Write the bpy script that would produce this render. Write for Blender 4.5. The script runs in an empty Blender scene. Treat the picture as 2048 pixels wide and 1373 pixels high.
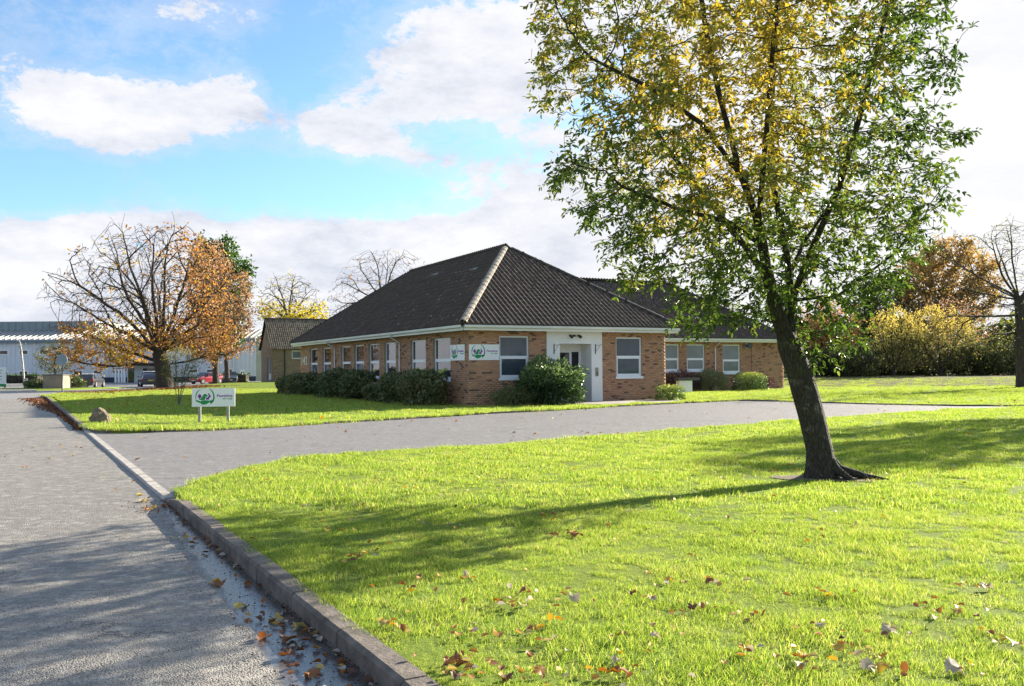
import bpy, math, random
import numpy as np
from mathutils import Vector, Matrix
from mathutils.geometry import delaunay_2d_cdt

R = math.radians
rng = np.random.default_rng(7)
random.seed(7)
scene = bpy.context.scene
COL = scene.collection

# ------------------------------------------------------------------ camera
F = 1790.0                       # focal length in pixels of the 2048 px wide photograph
PITCH, ROLL = 0.0277, 0.0075
cam_d = bpy.data.cameras.new('camera')
cam = bpy.data.objects.new('camera', cam_d)
COL.objects.link(cam)
cam_d.sensor_width = 36
cam_d.lens = F * 36 / 2048
cam_d.clip_start = 0.05
cam_d.clip_end = 6000
_c, _s = math.cos(ROLL), math.sin(ROLL)
right = Vector((_c, 0, -_s)); up = Vector((_s, 0, _c)); back = Vector((0, -1, 0))
rp = Matrix.Rotation(PITCH, 3, 'X')
right, up, back = rp @ right, rp @ up, rp @ back
M = Matrix((right, up, back)).transposed().to_4x4()
M.translation = Vector((0, 0, 1.5))
cam.matrix_world = M
scene.camera = cam

# ------------------------------------------------------------------ exposure
scene.view_settings.view_transform = 'Standard'
scene.view_settings.look = 'None'
scene.view_settings.exposure = 1.78
scene.view_settings.gamma = 1.0
scene.cycles.max_bounces = 6
scene.cycles.diffuse_bounces = 3
scene.cycles.transparent_max_bounces = 8
scene.cycles.use_denoising = True

# ------------------------------------------------------------------ sun
SUN_AZ, SUN_EL = R(49), R(20)            # azimuth measured from +Y towards +X
sd = Vector((math.sin(SUN_AZ) * math.cos(SUN_EL), math.cos(SUN_AZ) * math.cos(SUN_EL), math.sin(SUN_EL)))
sl = bpy.data.lights.new('sun', 'SUN')
sl.energy = 5.0
sl.angle = R(0.53)
sl.color = (1.0, 0.90, 0.74)
so = bpy.data.objects.new('sun', sl)
COL.objects.link(so)
so.rotation_euler = sd.to_track_quat('Z', 'Y').to_euler()

# ------------------------------------------------------------------ node helpers
class NT:
    def __init__(s, tree):
        s.t = tree; s.n = tree.nodes; s.l = tree.links
    def node(s, typ, **kw):
        n = s.n.new(typ)
        for k, v in kw.items():
            setattr(n, k, v)
        return n
    def set(s, sock, v):
        if isinstance(v, bpy.types.NodeSocket):
            s.l.new(v, sock)
        elif v is not None:
            if isinstance(v, (tuple, list)) and len(v) == 3 and sock.type == 'RGBA':
                v = (*v, 1)
            sock.default_value = v
    def math(s, op, a, b=None, c=None, clamp=False):
        n = s.node('ShaderNodeMath', operation=op); n.use_clamp = clamp
        s.set(n.inputs[0], a)
        if b is not None: s.set(n.inputs[1], b)
        if c is not None: s.set(n.inputs[2], c)
        return n.outputs[0]
    def mix(s, fac, a, b, typ='MIX'):
        n = s.node('ShaderNodeMix', data_type='RGBA', blend_type=typ)
        s.set(n.inputs[0], fac); s.set(n.inputs[6], a); s.set(n.inputs[7], b)
        return n.outputs[2]
    def ramp(s, fac, stops, interp='LINEAR'):
        n = s.node('ShaderNodeValToRGB'); n.color_ramp.interpolation = interp
        e = n.color_ramp.elements
        while len(e) < len(stops): e.new(0.5)
        for q, (p, c) in zip(e, stops):
            q.position = p; q.color = (*c, 1) if len(c) == 3 else c
        s.set(n.inputs[0], fac)
        return n.outputs[0]
    def maprange(s, v, a, b, c=0.0, d=1.0, smooth=False):
        n = s.node('ShaderNodeMapRange', interpolation_type='SMOOTHSTEP' if smooth else 'LINEAR')
        s.set(n.inputs[0], v)
        for i, q in enumerate((a, b, c, d)): s.set(n.inputs[i + 1], q)
        return n.outputs[0]
    def noise(s, vec, scale, detail=4, rough=0.55, dist=0.0, out=0):
        n = s.node('ShaderNodeTexNoise')
        if vec is not None: s.set(n.inputs['Vector'], vec)
        n.inputs['Scale'].default_value = scale; n.inputs['Detail'].default_value = detail
        n.inputs['Roughness'].default_value = rough; n.inputs['Distortion'].default_value = dist
        return n.outputs[out]
    def voro(s, vec, scale, feature='F1', out=0, rnd=1.0):
        n = s.node('ShaderNodeTexVoronoi', feature=feature)
        s.set(n.inputs['Vector'], vec); n.inputs['Scale'].default_value = scale
        n.inputs['Randomness'].default_value = rnd
        return n.outputs[out]
    def mapping(s, vec, scale=(1, 1, 1), loc=(0, 0, 0), rot=(0, 0, 0)):
        n = s.node('ShaderNodeMapping')
        s.set(n.inputs[0], vec); n.inputs[1].default_value = loc; n.inputs[2].default_value = rot; n.inputs[3].default_value = scale
        return n.outputs[0]
    def bump(s, h, strength=0.3, dist=0.01):
        n = s.node('ShaderNodeBump'); n.inputs['Strength'].default_value = strength
        n.inputs['Distance'].default_value = dist; s.set(n.inputs['Height'], h)
        return n.outputs[0]

# ------------------------------------------------------------------ world: Nishita sky with clouds
def pix_dir(px, py):
    a = px - 1024; b = 686.5 - py
    v = right * (a / F) + up * (b / F) - back
    v.normalize()
    return math.atan2(v.x, v.y), math.asin(v.z)

world = bpy.data.worlds.new('World')
scene.world = world
world.use_nodes = True
w = NT(world.node_tree)
for n in list(w.n): w.n.remove(n)
out = w.node('ShaderNodeOutputWorld')
sky = w.node('ShaderNodeTexSky', sky_type='NISHITA')
sky.sun_disc = False
sky.sun_elevation = SUN_EL
sky.sun_rotation = SUN_AZ
sky.air_density = 1.0; sky.dust_density = 0.6; sky.ozone_density = 1.5
tc = w.node('ShaderNodeTexCoord')
sep = w.node('ShaderNodeSeparateXYZ'); w.l.new(tc.outputs['Generated'], sep.inputs[0])
az = w.math('ARCTAN2', sep.outputs[0], sep.outputs[1])
el = w.math('ARCSINE', sep.outputs[2])
# direction flattened for cloud-like perspective
cmb = w.node('ShaderNodeCombineXYZ')
w.l.new(az, cmb.inputs[0]); w.set(cmb.inputs[1], w.math('MULTIPLY', el, 1.7)); 
cv = cmb.outputs[0]
warp = w.noise(cv, 7.0, 6, 0.6)
blobs = [  # centre x, y, radius x, radius y in photo pixels, tilt, weight
    (140, 235, 120, 48, 0, .9), (330, 225, 190, 72, 0, 1.25), (430, 180, 80, 45, .2, .5), (240, 310, 80, 55, .4, 1.0),
    (700, 262, 145, 42, -.12, 1.25), (585, 130, 55, 110, 0, -1.0), (540, 350, 330, 28, 0, -.8), (850, 275, 120, 30, -.2, -.7), (250, 130, 160, 22, 0, -.3),
    (390, 25, 150, 40, .1, .75), (140, 115, 100, 60, .4, .45), (20, 110, 50, 90, 0, .5),
    (870, 150, 180, 75, .25, 1.1), (1020, 195, 190, 50, .1, 1.0), (1050, 50, 260, 75, 0, 1.1),
    (560, 20, 90, 25, 0, .3), (1080, 275, 90, 20, 0, .5),
    (960, 360, 200, 50, -.25, .9), (1250, 400, 260, 120, 0, 1.1), (1500, 200, 260, 260, 0, 1.0),
    (1980, 320, 200, 320, 0, 1.9), (1700, 420, 300, 260, 0, 1.6), (1750, 120, 260, 200, 0, 1.0), (1950, 40, 90, 22, .1, -.4), (1215, 215, 70, 45, 0, -.4),
    (60, 540, 150, 70, .1, 1.0), (60, 400, 180, 55, .45, -.9), (260, 490, 90, 24, .25, -.6),
]
tot = None
for (x, y, rx, ry, tilt, wt) in blobs:
    a0, e0 = pix_dir(x, y)
    da = w.math('SUBTRACT', az, a0); de = w.math('SUBTRACT', el, e0)
    ct, st = math.cos(tilt), math.sin(tilt)
    p = w.math('ADD', w.math('MULTIPLY', da, ct * F / rx), w.math('MULTIPLY', de, st * F / rx))
    q = w.math('ADD', w.math('MULTIPLY', da, -st * F / ry), w.math('MULTIPLY', de, ct * F / ry))
    r2 = w.math('ADD', w.math('MULTIPLY', p, p), w.math('MULTIPLY', q, q))
    g = w.math('MULTIPLY', w.math('EXPONENT', w.math('MULTIPLY', r2, -0.9)), wt)
    tot = g if tot is None else w.math('ADD', tot, g)
# the lower bank of cloud that runs round the horizon
_, e_bank = pix_dir(700, 418)
bank = w.maprange(w.math('ADD', el, w.math('MULTIPLY', w.math('SUBTRACT', w.noise(cv, 3.0, 4), .5), .04)), e_bank + .012, e_bank - .03, 0, 1.35, True)
tot = w.math('ADD', tot, bank)
# clouds elsewhere in the sky, beyond the picture
outside = w.math('MAXIMUM', w.maprange(w.math('ABSOLUTE', az), .6, .8, 0, .55, True), w.maprange(el, .42, .55, 0, .5, True))
tot = w.math('ADD', tot, outside)
n1 = w.noise(cv, 6.5, 9, 0.6, 0.25)
n2 = w.noise(cv, 24.0, 8, 0.68, 0.3)
dens = w.math('ADD', tot, w.math('MULTIPLY', w.math('SUBTRACT', n1, .5), 1.9))
dens = w.math('ADD', dens, w.math('MULTIPLY', w.math('SUBTRACT', n2, .5), 1.7))
n3 = w.noise(cv, 70.0, 6, 0.7, 0.4)
dens = w.math('ADD', dens, w.math('MULTIPLY', w.math('SUBTRACT', n3, .5), .8))
cover = w.maprange(dens, .52, 1.0, 0, 1, True)
veil = w.maprange(dens, -.05, .6, 0.04, .30, True)
cover = w.math('MAXIMUM', cover, veil)
shade = w.math('ADD', w.noise(w.mapping(cv, (1, 1.4, 1), (3, 1, 0)), 6.0, 9, 0.68), w.math('MULTIPLY', w.math('SUBTRACT', dens, .9), .05))
ccol = w.ramp(shade, [(.36, (.195, .207, .242)), (.5, (.25, .258, .28)), (.62, (.288, .29, .298))])
# brighter and whiter towards the sun
dotn = w.node('ShaderNodeVectorMath', operation='DOT_PRODUCT')
w.l.new(tc.outputs['Generated'], dotn.inputs[0]); dotn.inputs[1].default_value = sd
glow = w.maprange(dotn.outputs['Value'], .55, 1.0, 0, .65, True)
ccol = w.mix(glow, ccol, (.30, .298, .295))
skyc = w.mix(1.0, sky.outputs[0], (0.74, 0.96, 1.10), 'MULTIPLY')
bg_sky = w.node('ShaderNodeBackground'); bg_sky.inputs[1].default_value = 0.070
w.l.new(skyc, bg_sky.inputs[0])
bg_cl = w.node('ShaderNodeBackground'); bg_cl.inputs[1].default_value = 1.0
w.l.new(ccol, bg_cl.inputs[0])
mx = w.node('ShaderNodeMixShader')
w.l.new(cover, mx.inputs[0]); w.l.new(bg_sky.outputs[0], mx.inputs[1]); w.l.new(bg_cl.outputs[0], mx.inputs[2])
w.l.new(mx.outputs[0], out.inputs[0])
world.cycles.sampling_method = 'MANUAL'
world.cycles.sample_map_resolution = 512

# ------------------------------------------------------------------ materials
def material(name):
    m = bpy.data.materials.new(name); m.use_nodes = True
    t = NT(m.node_tree)
    b = m.node_tree.nodes['Principled BSDF']
    return m, t, b

def pos(t, kind='obj'):
    if kind == 'world':
        return t.node('ShaderNodeNewGeometry').outputs['Position']
    return t.node('ShaderNodeTexCoord').outputs['Object']

def simple(name, col, rough=.6, var=.12, scale=3.0, bump=0.0, bscale=40, metal=0.0, spec=.5, dirt=None):
    m, t, b = material(name)
    v = pos(t)
    n = t.noise(v, scale, 6, .6)
    dark = tuple(c * (1 - var * 1.6) for c in col); lite = tuple(min(1, c * (1 + var)) for c in col)
    c = t.ramp(n, [(.3, dark), (.7, lite)])
    if dirt:
        c = t.mix(t.maprange(t.noise(v, scale * 2.3, 8, .7), .55, .75, 0, .7), c, dirt)
    t.set(b.inputs['Base Color'], c)
    b.inputs['Roughness'].default_value = rough; b.inputs['Metallic'].default_value = metal
    b.inputs['Specular IOR Level'].default_value = spec
    if bump:
        t.set(b.inputs['Normal'], t.bump(t.noise(v, bscale, 5, .65), bump, .01))
    return m

def rnd_value(t):
    a = t.node('ShaderNodeAttribute', attribute_name='rnd').outputs['Fac']
    o = t.node('ShaderNodeObjectInfo').outputs['Random']
    return t.math('FRACT', t.math('ADD', a, o))

def leaf_material(name, stops, transl=.5, rough=.45, use_attr=True, spec=.4, patchy=0.0):
    """stops: ramp of leaf colours looked up by each leaf's own value"""
    m, t, b = material(name)
    if use_attr:
        v = t.node('ShaderNodeAttribute', attribute_name='rnd').outputs['Fac']
    else:
        v = t.node('ShaderNodeObjectInfo').outputs['Random']
    if patchy:
        pp = pos(t, 'world')
        k = t.math('ADD', t.math('MULTIPLY', t.math('SUBTRACT', t.noise(pp, .9, 5, .6), .5), patchy * 1.6), t.math('MULTIPLY', t.math('SUBTRACT', t.noise(pp, 6.5, 4, .6), .5), patchy))
        v = t.math('ADD', v, k, clamp=True)
    c = t.ramp(v, stops)
    t.set(b.inputs['Base Color'], c); b.inputs['Roughness'].default_value = rough
    b.inputs['Specular IOR Level'].default_value = spec
    tr = t.node('ShaderNodeBsdfTranslucent')
    hs = t.node('ShaderNodeHueSaturation'); hs.inputs['Saturation'].default_value = 1.12; hs.inputs['Value'].default_value = 1.35
    t.set(hs.inputs['Color'], c); t.l.new(hs.outputs[0], tr.inputs[0])
    mxs = t.node('ShaderNodeMixShader'); mxs.inputs[0].default_value = transl
    t.l.new(b.outputs[0], mxs.inputs[1]); t.l.new(tr.outputs[0], mxs.inputs[2])
    t.l.new(mxs.outputs[0], t.n['Material Output'].inputs[0])
    return m

def m_asphalt(name, light, dark, wet=False, scale=95, patch=(.09, .085, .08)):
    m, t, b = material(name)
    p = pos(t, 'world')
    big = t.noise(p, .35, 5, .6)
    mid = t.noise(p, 3.5, 6, .65)
    vor = t.node('ShaderNodeTexVoronoi', feature='F1'); t.set(vor.inputs['Vector'], p); vor.inputs['Scale'].default_value = scale
    stone = t.ramp(vor.outputs['Distance'], [(.15, light), (.55, tuple(.7 * a + .3 * c for a, c in zip(light, dark))), (.8, dark)])
    sepc = t.node('ShaderNodeSeparateColor'); t.l.new(vor.outputs['Color'], sepc.inputs[0])
    stone = t.mix(t.math('MULTIPLY', sepc.outputs[0], .5), stone, dark)
    stone = t.mix(t.maprange(big, .35, .65, 0, .35), stone, patch)
    stone = t.mix(t.maprange(mid, .45, .75, 0, .35), stone, tuple(.55 * c for c in light))
    pt_ = t.noise(t.mapping(p, (1, 1, 1), (4, 2, 0)), 11, 7, .75)
    stone = t.mix(t.maprange(pt_, .52, .72, 0, .55), stone, tuple(min(1, 1.25 * c) for c in light))
    stone = t.mix(t.maprange(pt_, .47, .3, 0, .5), stone, dark)
    lo_ = t.noise(p, 1.3, 7, .72)
    stone = t.mix(t.maprange(lo_, .46, .60, 0, .6), stone, tuple(.35 * a + .65 * b_ for a, b_ in zip(light, dark)))
    fl_ = t.noise(t.mapping(p, (1, 1, 1), (1, 7, 0)), 5.5, 8, .8)
    stone = t.mix(t.maprange(fl_, .50, .62, 0, .55), stone, tuple(min(1, 1.1 * c) for c in light))
    cw_ = t.node('ShaderNodeVectorMath', operation='ADD'); t.l.new(p, cw_.inputs[0])
    wv_ = t.node('ShaderNodeVectorMath', operation='SCALE'); t.l.new(t.noise(p, 1.4, 6, .7, out=1), wv_.inputs[0]); wv_.inputs['Scale'].default_value = 1.6; t.l.new(wv_.outputs[0], cw_.inputs[1])
    ck = t.voro(cw_.outputs[0], .28, 'DISTANCE_TO_EDGE')
    ckm = t.math('MULTIPLY', t.maprange(ck, .002, .006, 1, 0), t.maprange(t.noise(p, .5, 3), .45, .6, 0, .85))
    stone = t.mix(ckm, stone, (.015, .015, .014))
    rough = .62
    h = t.math('MULTIPLY', t.math('SUBTRACT', 1.0, vor.outputs['Distance']), 1.0)
    hb = t.math('ADD', h, t.math('MULTIPLY', t.noise(p, 40, 5, .7), .6))
    if wet:
        # damp, silted channel beside the kerb, known by distance from the kerb line
        s = t.node('ShaderNodeSeparateXYZ'); t.l.new(p, s.inputs[0])
        d = t.math('ADD', t.math('MULTIPLY', t.math('ADD', s.outputs[0], .65), -.874), t.math('MULTIPLY', t.math('SUBTRACT', s.outputs[1], 4.27), -.486))
        along = t.math('ADD', t.math('MULTIPLY', t.math('ADD', s.outputs[0], .65), -.486), t.math('MULTIPLY', t.math('SUBTRACT', s.outputs[1], 4.27), .874))
        width = t.maprange(along, 7.5, -1.0, .04, .46)
        e = t.math('SUBTRACT', t.math('ADD', width, t.math('MULTIPLY', t.math('SUBTRACT', t.noise(p, 1.6, 6, .65), .5), .28)), d)
        wm = t.maprange(e, -.02, .04, 0, 1, True)
        wm = t.math('MULTIPLY', wm, t.maprange(along, 8.5, 5.5, 0, 1))
        silt = t.mix(t.maprange(t.noise(p, 9, 6, .7), .4, .7), (.05, .05, .054), (.09, .088, .088))
        stone = t.mix(t.math('MULTIPLY', wm, .85), stone, silt)
        t.set(b.inputs['Roughness'], t.maprange(wm, 0, 1, rough, .2))
        hb = t.math('MULTIPLY', hb, t.maprange(wm, 0, 1, 1, .12))
    else:
        b.inputs['Roughness'].default_value = rough
    t.set(b.inputs['Base Color'], stone)
    b.inputs['Specular IOR Level'].default_value = .5
    t.set(b.inputs['Normal'], t.bump(hb, .9, .007))
    return m

MAT = {}
MAT['road'] = m_asphalt('road_asphalt', (.42, .385, .33), (.022, .023, .025), wet=True, scale=105)
MAT['drive'] = m_asphalt('forecourt_asphalt', (.30, .28, .262), (.06, .056, .054), scale=60, patch=(.14, .128, .118))
MAT['far_road'] = m_asphalt('far_asphalt', (.32, .30, .29), (.14, .135, .13), scale=60, patch=(.2, .19, .19))

def m_grass_ground():
    m, t, b = material('lawn_ground')
    p = pos(t, 'world')
    n = t.noise(p, 1.2, 7, .65); n2 = t.noise(p, 26, 6, .75); n3 = t.noise(p, .22, 4, .6)
    c = t.ramp(n2, [(.3, (.07, .10, .02)), (.5, (.15, .20, .035)), (.7, (.26, .31, .06))])
    c = t.mix(t.maprange(n, .35, .7, 0, .5), c, (.12, .22, .02))
    c = t.mix(t.maprange(n3, .4, .7, 0, .4), c, (.20, .23, .035))
    t.set(b.inputs['Base Color'], c); b.inputs['Roughness'].default_value = .9; b.inputs['Specular IOR Level'].default_value = .08
    t.set(b.inputs['Normal'], t.bump(n2, .7, .03))
    return m
MAT['ground'] = m_grass_ground()
MAT['blade'] = leaf_material('grass_blade', [(0, (.09, .16, .03)), (.3, (.205, .30, .05)), (.65, (.34, .42, .085)), (.9, (.44, .47, .12)), (1, (.52, .45, .20))], transl=.5, rough=.55, spec=.25, patchy=.4)
MAT['bank'] = simple('shaded_leafy_bank', (.10, .10, .035), .95, .35, 1.5, .6, 12, spec=.05, dirt=(.10, .07, .035))  # leaf-litter brown, with the shade under the trees darkened into the colour
MAT['kerb'] = simple('kerb_concrete', (.155, .13, .108), .9, .35, 6, .8, 45, dirt=(.065, .065, .04))
MAT['kerb_flush'] = simple('flush_kerb_concrete', (.36, .33, .30), .85, .2, 5, .4, 70)
MAT['edging'] = simple('edging_concrete', (.16, .13, .105), .9, .3, 4, .4, 50)
MAT['path'] = simple('path_slab', (.32, .28, .25), .85, .2, 2, .3, 60)
MAT['earth'] = simple('bare_earth', (.12, .09, .06), .95, .35, 8, .8, 40)

def m_brick():
    m, t, b = material('brick_face')
    v = rnd_value(t); p = pos(t, 'world')
    c = t.ramp(v, [(0, (.46, .235, .135)), (.25, (.52, .275, .155)), (.5, (.42, .21, .13)), (.7, (.56, .32, .18)), (.88, (.36, .185, .115)), (.93, (.12, .075, .06)), (1, (.10, .06, .055))])
    c = t.mix(t.maprange(t.noise(p, 30, 6, .7), .45, .75, 0, .4), c, (.22, .13, .09))
    c = t.mix(t.maprange(t.noise(p, .9, 5, .6), .45, .7, 0, .3), c, (.46, .29, .18))
    t.set(b.inputs['Base Color'], c); b.inputs['Roughness'].default_value = .9
    t.set(b.inputs['Normal'], t.bump(t.noise(p, 90, 4, .7), .5, .004))
    return m
MAT['brick'] = m_brick()
MAT['mortar'] = simple('mortar', (.36, .29, .22), .95, .2, 3, .3, 80)
def m_tan_brick():
    m, t, b = material('tan_brick_face')
    v = rnd_value(t); p = pos(t, 'world')
    c = t.ramp(v, [(0, (.27, .215, .15)), (.5, (.31, .24, .16)), (.85, (.23, .17, .12)), (1, (.18, .13, .09))])
    t.set(b.inputs['Base Color'], c); b.inputs['Roughness'].default_value = .9
    t.set(b.inputs['Normal'], t.bump(t.noise(p, 60, 4, .7), .4, .004))
    return m
MAT['tan_brick'] = m_tan_brick()
def m_tile():
    m, t, b = material('roof_tile')
    v = rnd_value(t); p = pos(t, 'world')
    c = t.ramp(v, [(0, (.078, .060, .050)), (.4, (.10, .076, .062)), (.8, (.085, .065, .055)), (1, (.14, .098, .075))])
    g = t.noise(p, 1.1, 5, .6)
    c = t.mix(t.maprange(g, .5, .75, 0, .5), c, (.06, .063, .035))
    sp = t.noise(p, 7.5, 3, .6)
    c = t.mix(t.maprange(sp, .67, .70, 0, .85), c, (.42, .41, .38))
    t.set(b.inputs['Base Color'], c); b.inputs['Roughness'].default_value = .8; b.inputs['Specular IOR Level'].default_value = .2
    t.set(b.inputs['Normal'], t.bump(t.noise(p, 45, 5, .7), .5, .006))
    return m
MAT['tile'] = m_tile()
MAT['tile_base'] = simple('roof_underlay', (.03, .026, .024), .9, .2, 2)
MAT['hip'] = simple('sunlit_hip_tile', (.30, .265, .215), .9, .3, 4, .5, 30, dirt=(.13, .13, .07))  # pale lichened tone with sunlight put into the colour, front left hip only
MAT['ridge_dark'] = simple('ridge_tile_dark', (.075, .065, .055), .85, .3, 4, .4, 30, dirt=(.07, .075, .03))
MAT['white'] = simple('white_paint', (.80, .80, .78), .45, .04, 1.3)
MAT['upvc'] = simple('white_window_frame', (.80, .82, .84), .35, .03, 2)
MAT['gutter'] = simple('white_gutter', (.72, .73, .70), .4, .08, 1.5)
MAT['render'] = simple('white_render', (.80, .80, .77), .8, .05, 1.2, .2, 50)
MAT['black'] = simple('black_metal', (.02, .02, .022), .45, .1, 3)
MAT['dark_grey'] = simple('dark_grey_metal', (.06, .062, .065), .5, .1, 3)
MAT['steel'] = simple('grey_steel', (.33, .33, .32), .45, .1, 6, metal=.3)
MAT['silver'] = simple('silver_metal', (.6, .6, .6), .3, .05, 6, metal=.8)
MAT['number_plate'] = simple('plate_white', (.75, .75, .7), .4, .03, 2)
MAT['plate_yellow'] = simple('plate_yellow', (.7, .6, .08), .4, .03, 2)
MAT['logo_green'] = simple('logo_green', (.0, .26, .075), .5, .02, 2)
MAT['logo_purple'] = simple('logo_purple', (.23, .03, .32), .5, .02, 2)
MAT['sign_white'] = simple('sign_white', (.84, .84, .86), .35, .02, 1)
MAT['blue_door'] = simple('blue_door', (.13, .22, .36), .5, .1, 2)
MAT['navy'] = simple('navy_plinth', (.02, .03, .07), .6, .15, 2)
MAT['clad'] = simple('pale_cladding', (.66, .69, .74), .5, .05, .5)
MAT['clad_dark'] = simple('grey_cladding', (.22, .27, .29), .6, .1, .4)
MAT['clad_roof'] = simple('pale_metal_roof', (.38, .38, .37), .5, .1, .6)
MAT['blue_trim'] = simple('blue_trim', (.13, .20, .29), .5, .1, 1)
MAT['tan'] = simple('tan_render', (.30, .245, .20), .9, .15, 1.5, .3, 30)
MAT['tyre'] = simple('tyre_rubber', (.018, .018, .018), .8, .1, 6)
MAT['rim'] = simple('wheel_rim', (.45, .45, .46), .3, .05, 6, metal=.7)
MAT['tail'] = simple('tail_lamp', (.5, .02, .02), .2, .05, 6)
MAT['lamp'] = simple('head_lamp', (.75, .76, .78), .1, .03, 6)
def m_paint(name, col):
    m = simple(name, col, .25, .04, 1); m.node_tree.nodes['Principled BSDF'].inputs['Coat Weight'].default_value = .8
    return m
def m_glass(name, col, rough=.03, ior=1.9):
    m, t, b = material(name)
    p = pos(t)
    t.set(b.inputs['Base Color'], t.ramp(t.noise(p, 1.2, 3, .5), [(.3, tuple(c * .8 for c in col)), (.7, tuple(c * 1.2 for c in col))]))
    b.inputs['Roughness'].default_value = rough; b.inputs['IOR'].default_value = ior
    t.set(b.inputs['Normal'], t.bump(t.noise(p, 1.5, 2, .5), .06, .05))
    return m
MAT['glass'] = m_glass('window_glass', (.03, .036, .045), .02, 2.3)
MAT['glass_blind'] = m_glass('glass_with_blind', (.055, .075, .095), .05, 1.5)
MAT['glass_dark'] = m_glass('dark_glass', (.012, .014, .018), .03, 1.6)
MAT['glass_wing'] = m_glass('grey_green_glass', (.12, .16, .165), .04, 1.6)

def m_bark(name, dark, lite, scale=9, moss=None, patches=None):
    m, t, b = material(name)
    p = pos(t, 'world')
    st = t.mapping(p, (1, 1, .28))
    n = t.noise(st, scale * 3, 8, .72, .6)
    n2 = t.voro(t.mapping(p, (1, 1, .35)), scale * 2.6, 'DISTANCE_TO_EDGE')
    c = t.ramp(n, [(.32, dark), (.68, lite)])
    if patches: c = t.mix(t.maprange(t.noise(p, scale * .9, 6, .7), .56, .64, 0, .75), c, patches)
    if moss: c = t.mix(t.maprange(t.noise(p, scale * .5, 5, .6), .52, .66, 0, .6), c, moss)
    t.set(b.inputs['Base Color'], c); b.inputs['Roughness'].default_value = .92
    h = t.math('ADD', n, t.math('MULTIPLY', t.math('MINIMUM', n2, .15), 5.0))
    t.set(b.inputs['Normal'], t.bump(h, 1.0, .06))
    return m
MAT['bark_main'] = m_bark('grey_brown_bark', (.025, .02, .016), (.10, .082, .062), 9, (.06, .08, .025), (.23, .21, .17))
MAT['bark_dark'] = m_bark('dark_bark', (.035, .027, .022), (.10, .078, .06), 3)
MAT['bark_grey'] = m_bark('pale_twig_bark', (.10, .085, .07), (.26, .22, .18), 3)
MAT['bark_birch'] = m_bark('white_bark', (.35, .33, .31), (.75, .74, .72), 4)

# ------------------------------------------------------------------ mesh helpers
def tag(o, label=None, cat=None, group=None, kind=None):
    if label: o['label'] = label
    if cat: o['category'] = cat
    if group: o['group'] = group
    if kind: o['kind'] = kind
    return o

def empty(name, loc=(0, 0, 0), rz=0.0, label=None, cat=None, group=None):
    o = bpy.data.objects.new(name, None); o.empty_display_size = .3
    COL.objects.link(o); o.location = loc; o.rotation_euler = (0, 0, rz)
    return tag(o, label, cat, group)

def link(name, me, mat=None, parent=None, loc=None, rot=None):
    o = bpy.data.objects.new(name, me); COL.objects.link(o)
    if mat is not None and not me.materials: me.materials.append(mat)
    if parent is not None: o.parent = parent
    if loc is not None: o.location = loc
    if rot is not None: o.rotation_euler = rot
    return o

def npmesh(name, V, Fs, rnd=None, smooth=False):
    """V (n,3); Fs: list of (m,k) index arrays, rnd per face list"""
    me = bpy.data.meshes.new(name)
    V = np.asarray(V, dtype=np.float32)
    me.vertices.add(len(V)); me.vertices.foreach_set('co', V.ravel())
    if not isinstance(Fs, list): Fs = [Fs]
    nl = sum(f.size for f in Fs); nf = sum(len(f) for f in Fs)
    me.loops.add(nl); me.polygons.add(nf)
    me.loops.foreach_set('vertex_index', np.concatenate([f.ravel() for f in Fs]).astype(np.int32))
    tot = np.concatenate([np.full(len(f), f.shape[1]) for f in Fs]).astype(np.int32)
    st = np.concatenate([[0], np.cumsum(tot)[:-1]]).astype(np.int32)
    me.polygons.foreach_set('loop_start', st)
    me.update(calc_edges=True)
    if smooth: me.polygons.foreach_set('use_smooth', np.ones(nf, dtype=bool))
    if rnd is not None:
        a = me.attributes.new('rnd', 'FLOAT', 'FACE'); a.data.foreach_set('value', np.asarray(rnd, dtype=np.float32))
    me.validate()
    return me

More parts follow.
